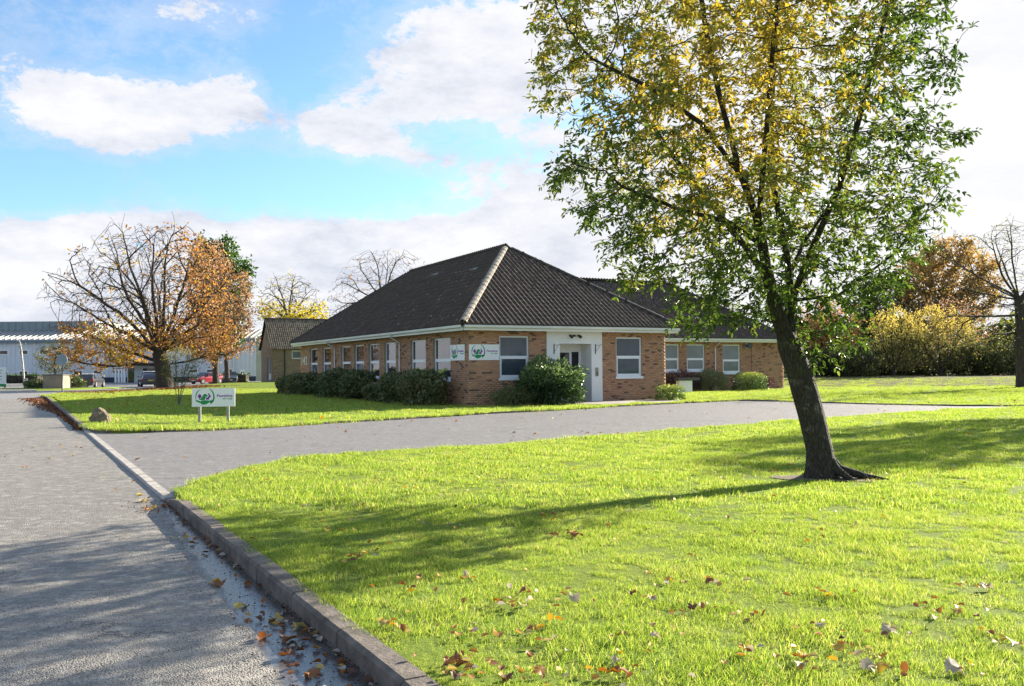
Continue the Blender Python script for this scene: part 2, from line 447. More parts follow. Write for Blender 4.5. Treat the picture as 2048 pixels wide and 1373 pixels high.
class MB:
    def __init__(s): s.v = []; s.f = []; s.r = []; s.cur = 0.0
    def add(s, vs, fs):
        b = len(s.v); s.v += [tuple(p) for p in vs]
        for f in fs: s.f.append(tuple(i + b for i in f)); s.r.append(s.cur)
    def box(s, x0, x1, y0, y1, z0, z1):
        vs = [(x, y, z) for z in (z0, z1) for y in (y0, y1) for x in (x0, x1)]
        s.add(vs, [(0, 2, 3, 1), (4, 5, 7, 6), (0, 1, 5, 4), (2, 6, 7, 3), (0, 4, 6, 2), (1, 3, 7, 5)]); return s
    def quad(s, a, b, c, d): s.add([a, b, c, d], [(0, 1, 2, 3)]); return s
    def poly(s, pts): s.add(pts, [tuple(range(len(pts)))]); return s
    def prism(s, pts, h, axis='z'):
        """extrude a list of 3D points by vector h"""
        n = len(pts); h = Vector(h)
        a = [Vector(p) for p in pts]; b = [p + h for p in a]
        s.add(a + b, [tuple(range(n))[::-1], tuple(range(n, 2 * n))] + [(i, (i + 1) % n, (i + 1) % n + n, i + n) for i in range(n)]); return s
    def tube(s, pts, r, k=8, cap=True):
        pts = [Vector(p) for p in pts]; rr = r if isinstance(r, (list, tuple)) else [r] * len(pts)
        b = len(s.v); rings = []
        for i, p in enumerate(pts):
            d = (pts[min(i + 1, len(pts) - 1)] - pts[max(i - 1, 0)]).normalized()
            ref = Vector((0, 0, 1)) if abs(d.z) < .9 else Vector((1, 0, 0))
            u = d.cross(ref).normalized(); v = d.cross(u)
            s.v += [tuple(p + (u * math.cos(2 * math.pi * j / k) + v * math.sin(2 * math.pi * j / k)) * rr[i]) for j in range(k)]
        for i in range(len(pts) - 1):
            for j in range(k):
                s.f.append((b + i * k + j, b + i * k + (j + 1) % k, b + (i + 1) * k + (j + 1) % k, b + (i + 1) * k + j)); s.r.append(s.cur)
        if cap:
            s.f.append(tuple(b + j for j in range(k))); s.r.append(s.cur)
            s.f.append(tuple(b + (len(pts) - 1) * k + j for j in range(k))[::-1]); s.r.append(s.cur)
        return s
    def mesh(s, name, smooth=False, bevel=0):
        me = bpy.data.meshes.new(name); me.from_pydata(s.v, [], s.f); me.update()
        a = me.attributes.new('rnd', 'FLOAT', 'FACE'); a.data.foreach_set('value', s.r)
        if smooth: me.polygons.foreach_set('use_smooth', [True] * len(s.f))
        return me
    def build(s, name, mat, parent=None, smooth=False, loc=None, rot=None, bevel=0):
        o = link(name, s.mesh(name, smooth), mat, parent, loc, rot)
        if bevel:
            md = o.modifiers.new('edge', 'BEVEL'); md.width = bevel; md.segments = 2; md.limit_method = 'ANGLE'
        return o

def ss(t): t = np.clip(t, 0, 1); return t * t * (3 - 2 * t)

def vnoise(x, y, s, seed=0):
    """cheap smooth value noise for terrain"""
    return (np.sin(x * s * 1.3 + seed) * np.cos(y * s * 1.1 - seed * 2) + np.sin(x * s * .53 + y * s * .81 + seed * 3) + np.cos(-x * s * .9 + y * s * .47 + seed)) / 3

def terrain(x, y):
    z = -.25 * ss((-x - 29) / 8) * ss((y - 62) / 28)
    z = z + .12 * np.exp(-((x + 28) ** 2 + (y - 97) ** 2) / 150)
    z = z + .5 * ss((y - 56) / 12) * ss((x - 12) / 6)
    return z

KD = np.array([-.486, .874]); KN = np.array([-.874, -.486]); K0 = np.array([-.65, 4.27])   # kerb line: direction, normal towards the road, a point
def lawn_z(x, y):
    d = -((x - K0[0]) * KN[0] + (y - K0[1]) * KN[1])
    return terrain(x, y) + .045 + .065 * np.exp(-np.maximum(d, 0) / 2.5) * np.where(y < 60, 1, 0) + .014 * vnoise(x, y, 1.7) * ss(d / .6) + .013 * vnoise(x, y, 4.3, 5) * ss(d / .4) + .03 * vnoise(x, y, .35, 2) * ss((d - .5) / 4)

def in_poly(P, poly):
    x, y = P[:, 0], P[:, 1]; ins = np.zeros(len(P), bool); n = len(poly)
    for i in range(n):
        x1, y1 = poly[i]; x2, y2 = poly[(i + 1) % n]
        c = ((y1 > y) != (y2 > y)) & (x < (x2 - x1) * (y - y1) / (y2 - y1 + 1e-12) + x1)
        ins ^= c
    return ins

def smooth_poly(pts, it=2, closed=False):
    p = [np.array(q, float) for q in pts]
    for _ in range(it):
        q = [p[0]]
        for a, b in zip(p[:-1], p[1:]): q += [a * .75 + b * .25, a * .25 + b * .75]
        q.append(p[-1]); p = q
    return [tuple(a) for a in p]

def sheet(name, poly, zf, mat, cell=1.0, skirt=.0):
    """a ground sheet: polygon outline filled with a triangulated grid that follows zf"""
    poly = [tuple(p) for p in poly]
    P = np.array(poly); x0, y0 = P.min(0); x1, y1 = P.max(0)
    gx, gy = np.meshgrid(np.arange(x0 + cell / 2, x1, cell), np.arange(y0 + cell / 2, y1, cell))
    G = np.stack([gx.ravel(), gy.ravel()], 1); G = G + rng.uniform(-.15, .15, G.shape) * cell
    G = G[in_poly(G, poly)]
    vs = [Vector(p) for p in poly] + [Vector(g) for g in G]
    n = len(poly)
    vo, _, fo, *_ = delaunay_2d_cdt(vs, [(i, (i + 1) % n) for i in range(n)], [list(range(n))], 2, 1e-6)
    V = np.array([(v.x, v.y, 0) for v in vo]); V[:, 2] = zf(V[:, 0], V[:, 1])
    Fa = np.array([f for f in fo if len(f) == 3])
    a = V[Fa[:, 1]] - V[Fa[:, 0]]; b = V[Fa[:, 2]] - V[Fa[:, 0]]
    flip = (a[:, 0] * b[:, 1] - a[:, 1] * b[:, 0]) < 0
    Fa[flip] = Fa[flip][:, ::-1]
    Fs = [Fa]
    if skirt:
        z = zf(P[:, 0], P[:, 1]); top = np.column_stack([P, z]); bot = np.column_stack([P, z - skirt]); b0 = len(V)
        V = np.vstack([V, top, bot]); i = np.arange(n); j = (i + 1) % n
        Fs.append(np.column_stack([b0 + i, b0 + j, b0 + n + j, b0 + n + i]))
    me = npmesh(name, V, Fs, smooth=True)
    return tag(link(name, me, mat), kind='structure')

# ------------------------------------------------------------------ ground, road, forecourt, lawns
xs = np.concatenate([[-2500, -1200, -600, -300, -180], np.arange(-120, 121, 3.), [180, 300, 600, 1200, 2500]])
ys = np.concatenate([[-900, -300, -100], np.arange(-30, 190, 3.), [230, 300, 500, 900, 1800, 3500]])
gx, gy = np.meshgrid(xs, ys)
gz = terrain(gx, gy) - .06
V = np.stack([gx.ravel(), gy.ravel(), gz.ravel()], 1)
nx = len(xs); i, j = np.meshgrid(np.arange(nx - 1), np.arange(len(ys) - 1)); b0 = (j * nx + i).ravel()
tag(link('ground', npmesh('ground', V, np.stack([b0, b0 + 1, b0 + nx + 1, b0 + nx], 1), smooth=True), MAT['ground']), kind='structure')

def kp(s, off=0.0):      # point s metres along the kerb line, off metres towards the grass
    return tuple(K0 + KD * s - KN * off)

KW = .13
S_DROP0, S_DROP1 = 6.9, 20.2          # where the kerb drops for the forecourt entrance
S_END = 52.2
road = [kp(-14), kp(150), kp(150, -7.2), kp(-14, -7.2)]
sheet('road', road, lambda x, y: terrain(x, y) * 0 + .0 - .0, MAT['road'], 4.0)
near_edge = smooth_poly([kp(S_DROP0 + .1, KW), (-4.02, 11.35), (-3.96, 12.9), (-3.67, 14.24), (-3.08, 15.25), (-1.14, 16.71), (1.9, 19.23), (6.08, 22.84), (11.94, 27.55), (15.6, 30.05), (19.5, 31.2)], 2)
far_edge = smooth_poly([kp(S_DROP1 - .3, KW), (-9.4, 21.15), (-8.43, 21.51), (-6.72, 22.2), (-4.43, 25.1), (-2.15, 27.1), (-1.01, 28.84), (1.93, 31.12), (3.97, 33.59), (7.73, 36.75), (10.3, 38.6), (11.3, 36.7), (14.07, 33.0), (16.5, 31.3), (19.5, 31.2)], 1)
drive = near_edge + far_edge[::-1][1:]
sheet('forecourt', drive, lambda x, y: 0 * x + .022, MAT['drive'], 1.5)
lawn_near = [kp(-14, KW), *near_edge, (40, 33), (40, -12)]
sheet('lawn_front', lawn_near, lawn_z, MAT['ground'], .5, .12)
back_edge = [(-26.04, 49.9), (-27.6, 52.5), (-29.0, 57.5), (-29.75, 73.7), (-30.1, 79.5), (-29.5, 96.6)]
lawn_left = [*far_edge, (40, 31.4), (75, 60), (75, 71), (12, 71), (-10, 100), (-29, 104), *back_edge[::-1], kp(S_END - 1.5, KW + .4)]
sheet('lawn_left', lawn_left, lawn_z, MAT['ground'], 1.4, .10)
acc = [kp(S_END, 0), *back_edge[1:], (-29, 104), (-38, 104), (-36.5, 90), (-38.2, 72), (-41.5, 66), (-52, 62.5), (-75, 58), (-75, 47), kp(S_END + 4, -7), kp(S_END - 2, -2)]
sheet('access_road', acc, lambda x, y: terrain(x, y) + .006, MAT['far_road'], 3)
sheet('car_park', [(-90, 88), (-36.4, 88), (-36.4, 98), (-20, 102), (-20, 122), (-90, 122)], lambda x, y: terrain(x, y) + .012, MAT['far_road'], 4)
sheet('verge_strip', [(-41.3, 66.6), (-38, 72.5), (-36.6, 82), (-36.6, 87.5), (-70, 87.5), (-72, 58.8), (-52, 63)], lambda x, y: terrain(x, y) + .02 + .16 * ss((y - 72) / 6) * ss((88 - y) / 4), MAT['ground'], 2, .1)
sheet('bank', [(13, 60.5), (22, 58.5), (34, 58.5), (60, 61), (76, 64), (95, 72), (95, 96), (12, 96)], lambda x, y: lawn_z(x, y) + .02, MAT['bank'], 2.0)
# kerb stones
kerb = tag(empty('kerb', (0, 0, 0)), kind='structure')
def kerb_stone(s0, s1, h0, h1, mat, par, off=0.0, wdt=KW, name='kerb_stone'):
    mb = MB(); g = .006
    a, b = kp(s0 + g, off), kp(s1 - g, off); c, d = kp(s1 - g, off + wdt), kp(s0 + g, off + wdt)
    j = random.uniform(-.004, .004); t = .02
    off = off + random.uniform(-.006, .006)
    a2, b2 = kp(s0 + g, off + t), kp(s1 - g, off + t)
    mb.add([(*a, -.05), (*b, -.05), (*c, -.05), (*d, -.05), (*a, h0 - t + j), (*b, h1 - t + j), (*c, h1 + j), (*d, h0 + j), (*a2, h0 + j), (*b2, h1 + j)],
           [(1, 0, 4, 5), (5, 4, 8, 9), (9, 8, 7, 6), (0, 3, 7, 8, 4), (2, 1, 5, 9, 6), (3, 2, 6, 7)])
    return mb.build(name, mat, par)
s = -12.0
while s < S_END - .5:
    L = .9; e = s + L
    def hh(q): return .035 + .085 * float(max(ss(np.array((S_DROP0 - q) / .9)), ss(np.array((q - S_DROP1) / .9))))
    flush = S_DROP0 - .4 < s < S_DROP1
    kerb_stone(s, e, hh(s), hh(e), MAT['kerb_flush'] if flush else MAT['kerb'], kerb)
    s = e
def strip(name, pts, wdt, h, mat, par, z=0.0, kname='edging_stone', L=.9):
    """a run of edging stones along a polyline"""
    P = [np.array(p) for p in pts]; seg = []
    for a, b in zip(P[:-1], P[1:]):
        n = max(1, int(round(np.linalg.norm(b - a) / L)))
        for k in range(n): seg.append((a + (b - a) * k / n, a + (b - a) * (k + 1) / n))
    merged = []; acc_l = 0; st0 = None
    for a, b in seg:
        d = b - a; l = np.linalg.norm(d); d = d / l; nrm = np.array([-d[1], d[0]]) * wdt / 2; g = .008
        a, b = a + d * g, b - d * g; j = random.uniform(-.008, .006)
        za, zb = float(terrain(a[0], a[1])) + z, float(terrain(b[0], b[1])) + z
        mb = MB(); q = [a - nrm, b - nrm, b + nrm, a + nrm]
        mb.add([(*q[0], za - .08), (*q[1], zb - .08), (*q[2], zb - .08), (*q[3], za - .08), (*q[0], za + h + j), (*q[1], zb + h + j), (*q[2], zb + h + j), (*q[3], za + h + j)],
               [(0, 3, 2, 1), (4, 5, 6, 7), (0, 1, 5, 4), (1, 2, 6, 5), (2, 3, 7, 6), (3, 0, 4, 7)])
        mb.build(kname, mat, par)
edg = tag(empty('forecourt_edging'), kind='structure')
fe = [far_edge[0]] + far_edge[2::2] + [far_edge[-1]]
strip('edging', fe, .07, .075, MAT['edging'], edg)
edg2 = tag(empty('lawn_edging'), kind='structure')
strip('edging', back_edge[:5], .12, .09, MAT['kerb'], edg2, L=3.0)

# ------------------------------------------------------------------ the brick veterinary building
TH = R(27.84); A0 = Vector((-1.69, 34.92, 0))
U2 = np.array([math.cos(TH), math.sin(TH)]); V2 = np.array([-math.sin(TH), math.cos(TH)])
def bw(u, v): return np.array([A0.x, A0.y]) + u * U2 + v * V2
bld = empty('brick_office', A0, TH, 'single storey orange brick building with white windows and dark hipped tile roofs', 'building')
W_, L_, ZE, ZR = 9.52, 25.46, 3.2, 7.27
WV, WU, WRV, WRU, WB, WZ = 10.83, 27.23, 17.3, 23.1, 23.8, 7.17
WALLTOP = 2.98

def wall_panel(par, p0, du, nrm, length, z0, z1, opens, mat, reveal=.12, name='wall'):
    """plane with openings and reveals; p0 corner, du along, nrm outwards (unit, horizontal)"""
    mb = MB(); p0 = Vector(p0); du = Vector(du); nr = Vector(nrm)
    us = sorted({0, length, *[o[0] for o in opens], *[o[1] for o in opens]}); zs = sorted({z0, z1, *[min(max(o[2], z0), z1) for o in opens], *[min(o[3], z1) for o in opens]})
    def P(u, z, d=0): q = p0 + du * u - nr * d; return (q.x, q.y, z)
    for a, b in zip(us[:-1], us[1:]):
        for c, d in zip(zs[:-1], zs[1:]):
            if any(o[0] <= (a + b) / 2 <= o[1] and o[2] <= (c + d) / 2 <= o[3] for o in opens): continue
            mb.quad(P(a, c), P(b, c), P(b, d), P(a, d))
    for (a, b, c, d) in opens:
        mb.quad(P(a, c), P(a, c, reveal), P(a, d, reveal), P(a, d)); mb.quad(P(b, c), P(b, d), P(b, d, reveal), P(b, c, reveal))
        mb.quad(P(a, d), P(a, d, reveal), P(b, d, reveal), P(b, d)); mb.quad(P(a, c), P(b, c), P(b, c, reveal), P(a, c, reveal))
    return mb.build(name, mat, par)

BH, BL, JT = .075, .225, .010
def brick_rects(length, z0, z1, opens):
    """list of (u0,u1,z0,z1) of brick faces in stretcher bond cut round the openings"""
    res = []; row = 0; z = z0
    while z + BH * .6 < z1:
        zt = min(z + BH - JT, z1 - .002)
        cuts = sorted([(o[0], o[1]) for o in opens if o[2] < (z + zt) / 2 < o[3]])
        spans = []; a = 0.0
        for c in cuts:
            if c[0] > a + .03: spans.append((a, c[0]))
            a = max(a, c[1])
        if a < length - .03: spans.append((a, length))
        for (s0, s1) in spans:
            u = math.floor((s0 - (row % 2) * BL / 2) / BL) * BL + (row % 2) * BL / 2
            while u < s1:
                a, b = max(u, s0), min(u + BL - JT, s1)
                if b - a > .03: res.append((a, b, z, zt))
                u += BL
        z += BH; row += 1
    return res

def brickwork(par, p0, du, nrm, length, z0, z1, opens, mat, parts=0, near=None, proud=.008, name='brick'):
    rects = brick_rects(length, z0, z1, opens)
    p0 = Vector(p0); du = Vector(du); nr = Vector(nrm)
    if parts:
        full = [r for r in rects if abs(r[1] - r[0] - (BL - JT)) < .001 and near(r)]
        random.Random(3).shuffle(full) if False else None
        full = full[:parts]; fs = set(full)
        me = MB(); l = BL - JT; h = BH - JT
        q = Vector((0, 0, 0)); a = q + nr * proud; b = a + du * l
        zz = Vector((0, 0, h))
        me.add([q, q + du * l, q + du * l + zz, q + zz, a, b, b + zz, a + zz], [(4, 5, 6, 7), (0, 4, 7, 3), (5, 1, 2, 6), (7, 6, 2, 3), (0, 1, 5, 4)])
        mesh = me.mesh('brick'); mesh.materials.append(mat)
        for r in full:
            o = p0 + du * r[0]; link(name, mesh, None, par, (o.x, o.y, r[2]))
        rects = [r for r in rects if r not in fs]
    Rr = np.array(rects); n = len(Rr)
    P0 = np.array(p0); D = np.array(du); N = np.array(nr)
    def pt(u, z, off): return P0[None] + u[:, None] * D[None] + off * N[None] + np.stack([0 * z, 0 * z, z], 1)
    r0 = rng.uniform(0, proud * .5, n)
    c = [pt(Rr[:, a], Rr[:, b], 0) for a, b in ((0, 2), (1, 2), (1, 3), (0, 3))] + [pt(Rr[:, a], Rr[:, b], proud) + r0[:, None] * N[None] * .5 for a, b in ((0, 2), (1, 2), (1, 3), (0, 3))]
    V = np.stack(c, 1).reshape(-1, 3)
    fl = np.array([(4, 5, 6, 7), (0, 4, 7, 3), (5, 1, 2, 6), (7, 6, 2, 3), (0, 1, 5, 4)])
    Fa = (np.arange(n)[:, None, None] * 8 + fl[None]).reshape(-1, 4)
    me = npmesh('brickwork', V, Fa, np.repeat(rng.random(n), 5))
    return tag(link('brickwork', me, mat, par), kind='stuff')

# windows: (u0,u1,z0,z1)
WF = [(1.35, 2.69, 1.0, 2.78), (6.93, 8.27, 1.0, 2.78)]
PORT = (3.5, 6.2, 0, 3.0)
DOOR = (4.12, 5.66, 0.0, 2.48)
WL = [(21.45, 23.2), (18.68, 20.42), (15.03, 16.72), (12.76, 14.36), (10.4, 12.02), (8.08, 9.66), (4.4, 6.2), (1.75, 3.58)]
WLz = (.93, 2.76)
WW = [(17.0, 18.89, 1.15, 2.83), (19.45, 20.83, 1.15, 2.83), (22.23, 23.64, 1.0, 2.83)]
BOT = -.15
# front wall (y = 0, looks -y)
wall_panel(bld, (0, .004, 0), (1, 0, 0), (0, -1, 0), W_, BOT, WALLTOP, WF + [(PORT[0], PORT[1], BOT, 3.0)], MAT['mortar'])
brickwork(bld, (0, .004, 0), (1, 0, 0), (0, -1, 0), W_, BOT, WALLTOP, WF + [(PORT[0], PORT[1], BOT, 3.0)], MAT['brick'], 300, lambda r: r[1] < 3.4 and r[2] > 1.0)
# left wall (x = 0, looks -x), measured from the front corner
oL = [(a, b, *WLz) for a, b in WL]
wall_panel(bld, (.004, 0, 0), (0, 1, 0), (-1, 0, 0), L_, BOT, WALLTOP, oL, MAT['mortar'])
brickwork(bld, (.004, 0, 0), (0, 1, 0), (-1, 0, 0), L_, BOT, WALLTOP, oL, MAT['brick'])
# right and rear walls of the main block
wall_panel(bld, (W_, 0, 0), (0, 1, 0), (1, 0, 0), WV, BOT, WALLTOP, [], MAT['mortar'])
brickwork(bld, (W_, 0, 0), (0, 1, 0), (1, 0, 0), WV, BOT, WALLTOP, [], MAT['brick'])
wall_panel(bld, (0, L_, 0), (1, 0, 0), (0, 1, 0), W_, BOT, WALLTOP, [], MAT['mortar'])
# wing
oW = [(a - W_, b - W_, c, d) for a, b, c, d in WW]
wall_panel(bld, (W_, WV, 0), (1, 0, 0), (0, -1, 0), WU - W_, BOT, WALLTOP, oW, MAT['mortar'])
brickwork(bld, (W_, WV, 0), (1, 0, 0), (0, -1, 0), WU - W_, BOT, WALLTOP, oW, MAT['brick'])
wall_panel(bld, (WU, WV, 0), (0, 1, 0), (1, 0, 0), WB - WV, BOT, WALLTOP, [], MAT['mortar'])
brickwork(bld, (WU, WV, 0), (0, 1, 0), (1, 0, 0), WB - WV, BOT, WALLTOP, [], MAT['brick'])
wall_panel(bld, (W_, WB, 0), (1, 0, 0), (0, 1, 0), WU - W_, BOT, WALLTOP, [], MAT['mortar'])

def window(par, p0, du, nrm, u0, u1, z0, z1, glass, split=.52, inset=.07, sill=True, t=.065):
    """upvc window in wall plane: frame > pane x2, sill"""
    du = Vector(du); nr = Vector(nrm); p0 = Vector(p0)
    def bx(mb, a, b, c, d, o0, o1):
        q0 = p0 + du * a; q1 = p0 + du * b
        vs = []
        for z in (c, d):
            for q in (q0 - nr * o1, q0 - nr * o0, q1 - nr * o0, q1 - nr * o1): vs.append((q.x, q.y, z))
        mb.add(vs, [(0, 1, 2, 3), (7, 6, 5, 4), (0, 4, 5, 1), (1, 5, 6, 2), (2, 6, 7, 3), (3, 7, 4, 0)])
    fr = MB(); o0, o1 = inset, inset + .06; zm = z0 + (z1 - z0) * split
    bx(fr, u0, u0 + t, z0, z1, o0, o1); bx(fr, u1 - t, u1, z0, z1, o0, o1)
    bx(fr, u0 + t, u1 - t, z1 - t, z1, o0, o1); bx(fr, u0 + t, u1 - t, z0, z0 + t, o0, o1)
    bx(fr, u0 + t, u1 - t, zm - .04, zm + .04, o0, o1)
    # inner sash frame of the lower, opening light
    s = .045
    bx(fr, u0 + t, u0 + t + s, z0 + t, zm - .04, o0 - .015, o1); bx(fr, u1 - t - s, u1 - t, z0 + t, zm - .04, o0 - .015, o1)
    bx(fr, u0 + t + s, u1 - t - s, z0 + t, z0 + t + s, o0 - .015, o1); bx(fr, u0 + t + s, u1 - t - s, zm - .04 - s, zm - .04, o0 - .015, o1)
    f = fr.build('window', MAT['upvc'], par)
    for (a, b, c, d) in ((u0 + t, u1 - t, zm + .04, z1 - t), (u0 + t + s, u1 - t - s, z0 + t + s, zm - .04 - s)):
        g = MB(); bx(g, a, b, c, d, inset + .025, inset + .045); g.build('pane', glass, f)
    if sill:
        sl_ = MB(); bx(sl_, u0 - .04, u1 + .04, z0 - .10, z0 - .002, -.05, inset + .04); sl_.build('sill', MAT['upvc'], f)
    return f
for a, b, c, d in WF: window(bld, (0, 0, 0), (1, 0, 0), (0, -1, 0), a, b, c + .1, d, MAT['glass_blind'], .5)
for a, b in WL: window(bld, (0, 0, 0), (0, 1, 0), (-1, 0, 0), a, b, WLz[0] + .1, WLz[1], MAT['glass'], .48, inset=.09)
for a, b, c, d in WW: window(bld, (0, WV, 0), (1, 0, 0), (0, -1, 0), a, b, c + .1, d, MAT['glass_wing'], .45)
# white rendered portal with recessed glazed door
po = MB(); pf = -.03
po.box(PORT[0], DOOR[0], pf, .25, BOT, WALLTOP); po.box(DOOR[1], PORT[1], pf, .25, BOT, WALLTOP); po.box(DOOR[0], DOOR[1], pf, .25, DOOR[3], WALLTOP)
po.build('door_surround', MAT['render'], bld)
rv = MB(); rv.box(DOOR[0] - .04, DOOR[0] - .001, .25, 1.0, BOT, 2.52); rv.box(DOOR[1] + .001, DOOR[1] + .04, .25, 1.0, BOT, 2.52); rv.box(DOOR[0] - .04, DOOR[1] + .04, .25, 1.0, 2.521, 2.56)
rv.box(DOOR[0], DOOR[1], .80, .84, 2.24, 2.52)
rv.build('porch_lining', MAT['render'], bld)
st_ = MB(); st_.box(DOOR[0], DOOR[1], -.25, 1.0, BOT, .09); st_.build('door_step', MAT['path'], bld)
dr = MB(); y0, y1 = .80, .86
dx0, dxm, dx1 = DOOR[0], DOOR[0] + 1.02, DOOR[1] - .06
for (a, b, c, d) in ((dx0, dx0 + .09, .09, 2.238), (dxm - .05, dxm + .05, .09, 2.238), (dx1 - .05, DOOR[1], .09, 2.238), (dx0 + .09, dxm - .05, 2.13, 2.238), (dxm + .05, dx1 - .05, 2.16, 2.238), (dx0 + .09, dxm - .05, .09, .22), (dxm + .05, dx1 - .05, .09, .3)):
    dr.box(a, b, y0, y1, c, d)
dro = dr.build('door', MAT['upvc'], bld)
g = MB(); g.box(dx0 + .09, dxm - .05, y0 + .02, y0 + .04, .22, 2.13); g.build('pane', MAT['glass_dark'], dro)
g = MB(); g.box(dxm + .05, dx1 - .05, y0 + .02, y0 + .04, .3, 2.16); g.build('pane', MAT['glass_dark'], dro)
g = MB(); g.tube([(dxm - .03, y0 - .02, 1.0), (dxm - .03, y0 - .06, 1.02), (dxm - .15, y0 - .06, 1.02)], .012, 6); g.build('handle', MAT['silver'], dro)

# eaves: soffit, fascia, gutter round both blocks
O = .42
def eave_run(a, b, nrm, name_g='gutter'):
    a, b = Vector((*a, 0)), Vector((*b, 0)); n = Vector((*nrm, 0)); d = (b - a).normalized()
    mb = MB()
    mb.prism([a + Vector((0, 0, 2.965)), b + Vector((0, 0, 2.965)), b + n * -.025 + Vector((0, 0, 2.965)), a + n * -.025 + Vector((0, 0, 2.965))], (0, 0, .2))
    mb.build('fascia', MAT['white'], bld)
    g = MB(); prof = [(.002, 3.07), (.03, 3.055), (.075, 3.055), (.105, 3.08), (.115, 3.17), (.105, 3.17), (.09, 3.09), (.002, 3.08)]
    pts = [a + n * p + Vector((0, 0, z)) for p, z in prof]; g.prism(pts, b - a); g.build(name_g, MAT['gutter'], bld)
eave_run((-O, -O), (W_ + O, -O), (0, -1)); eave_run((-O, L_ + O), (-O, -O), (-1, 0)); eave_run((W_ + O, -O), (W_ + O, WV - O), (1, 0)); eave_run((-O, L_ + O), (W_ + O, L_ + O), (0, 1))
eave_run((W_ + O, WV - O), (WU + O, WV - O), (0, -1)); eave_run((WU + O, WV - O), (WU + O, WB + O), (1, 0)); eave_run((W_ + O, WB + O), (WU + O, WB + O), (0, 1))
so_ = MB(); so_.box(-O + .026, W_ + O - .026, -O + .026, L_ + O - .026, 2.985, 2.995); so_.box(W_ + O - .024, WU + O - .026, WV - O + .026, WB + O - .026, 2.987, 2.997)
so_.build('soffit', MAT['white'], bld)

# downpipes
def downpipe(x, y, nx_, ny_, zb=0.0):
    mb = MB(); n = Vector((nx_, ny_, 0)); p = Vector((x, y, 0))
    mb.tube([p + n * (O + .06) + Vector((0, 0, 3.06)), p + n * (O + .06) + Vector((0, 0, 2.93)), p + n * .06 + Vector((0, 0, 2.70)), p + n * .06 + Vector((0, 0, 2.55)), p + n * .06 + Vector((0, 0, zb))], .034, 8)
    d = mb.build('downpipe', MAT['gutter'], bld, smooth=True)
    hop = MB(); q = p + n * (O + .06); hop.box(q.x - .07, q.x + .07, q.y - .07, q.y + .07, 2.97, 3.05); hop.build('gutter_outlet', MAT['gutter'], d)
downpipe(0, 7.45, -1, 0); downpipe(0, 17.75, -1, 0); downpipe(21.6, WV, 0, -1)
mb = MB(); mb.tube([(24.54, WV - .03, 2.95), (24.54, WV - .03, .2)], .012, 6); mb.build('wall_cable', MAT['black'], bld)

# ---- tiled roofs
TW, TG = .225, .36
prof_u = np.array([0, .13, .24, .42, .60, .74, .87, 1.0]) * TW
prof_h = np.array([.062, .048, .010, 0, 0, .010, .048, .062])
def tile_arrays(org, e, s, n, cells, lift=.028):
    """org 3-vec, e along eave, s upslope, n normal; cells (m,2) lower-left (u,v) of each tile"""
    m = len(cells); k = len(prof_u)
    uu = cells[:, 0][:, None] + prof_u[None]
    jit = rng.uniform(-.005, .005, m)[:, None]
    lo = prof_h[None] + .007 + jit * .5; hi = prof_h[None] + jit
    def P(u, v, h): return org + u[..., None] * e + v[..., None] * s + h[..., None] * n
    a = P(uu, np.repeat(cells[:, 1][:, None], k, 1), lo - .032); b = P(uu, np.repeat(cells[:, 1][:, None], k, 1), lo); c = P(uu, np.repeat(cells[:, 1][:, None] + TG + .01, k, 1), hi)
    V = np.stack([a, b, c], 1).reshape(-1, 3)
    q = np.arange(k - 1)
    fl = np.concatenate([np.stack([q, q + 1, k + q + 1, k + q], 1), np.stack([k + q, k + q + 1, 2 * k + q + 1, 2 * k + q], 1)])
    Fa = (np.arange(m)[:, None, None] * 3 * k + fl[None]).reshape(-1, 4)
    return V, Fa, len(fl)

def tiled_slope(par, pts, mat, parts=0, tw_name='roof_tile', base=True, bmat=None):
    """pts: eave start, eave end, then up and round (counter-clockwise from outside)"""
    P = [np.array(p, float) for p in pts]
    e = P[1] - P[0]; Le = np.linalg.norm(e); e = e / Le
    n = np.cross(e, P[-1] - P[0]); n /= np.linalg.norm(n)
    if n[2] < 0: n = -n
    s = np.cross(n, e)
    if s[2] < 0: s = -s
    P2 = [((p - P[0]) @ e, (p - P[0]) @ s) for p in P]
    if base:
        mb = MB(); mb.prism([tuple(p - n * .012) for p in P], tuple(-n * .05)); mb.build('roof_deck', bmat or MAT['tile_base'], par)
    umin = min(p[0] for p in P2); umax = max(p[0] for p in P2); vmax = max(p[1] for p in P2)
    U_, V_ = np.meshgrid(np.arange(umin, umax, TW), np.arange(-.04, vmax, TG))
    C = np.stack([U_.ravel(), V_.ravel()], 1)
    q = C + np.array([TW / 2, TG * .45]); C = C[in_poly(q, P2) | ((q[:, 1] < .15) & (q[:, 0] > 0) & (q[:, 0] < Le))]
    if parts:
        o = np.argsort(C[:, 1] * 100 + C[:, 0])[:parts]; sel = C[o]; C = np.delete(C, o, 0)
        V, Fa, _ = tile_arrays(np.zeros(3), e, s, n, np.zeros((1, 2)))
        me = npmesh('roof_tile', V, Fa, np.zeros(len(Fa)), smooth=False); me.materials.append(mat)
        for c in sel:
            link(tw_name, me, None, par, tuple(P[0] + e * c[0] + s * c[1]))
    V, Fa, nf = tile_arrays(P[0], e, s, n, C)
    me = npmesh('roof_tiling', V, Fa, np.repeat(rng.random(len(C)), nf))
    return tag(link('roof_tiling', me, mat, par), kind='stuff')

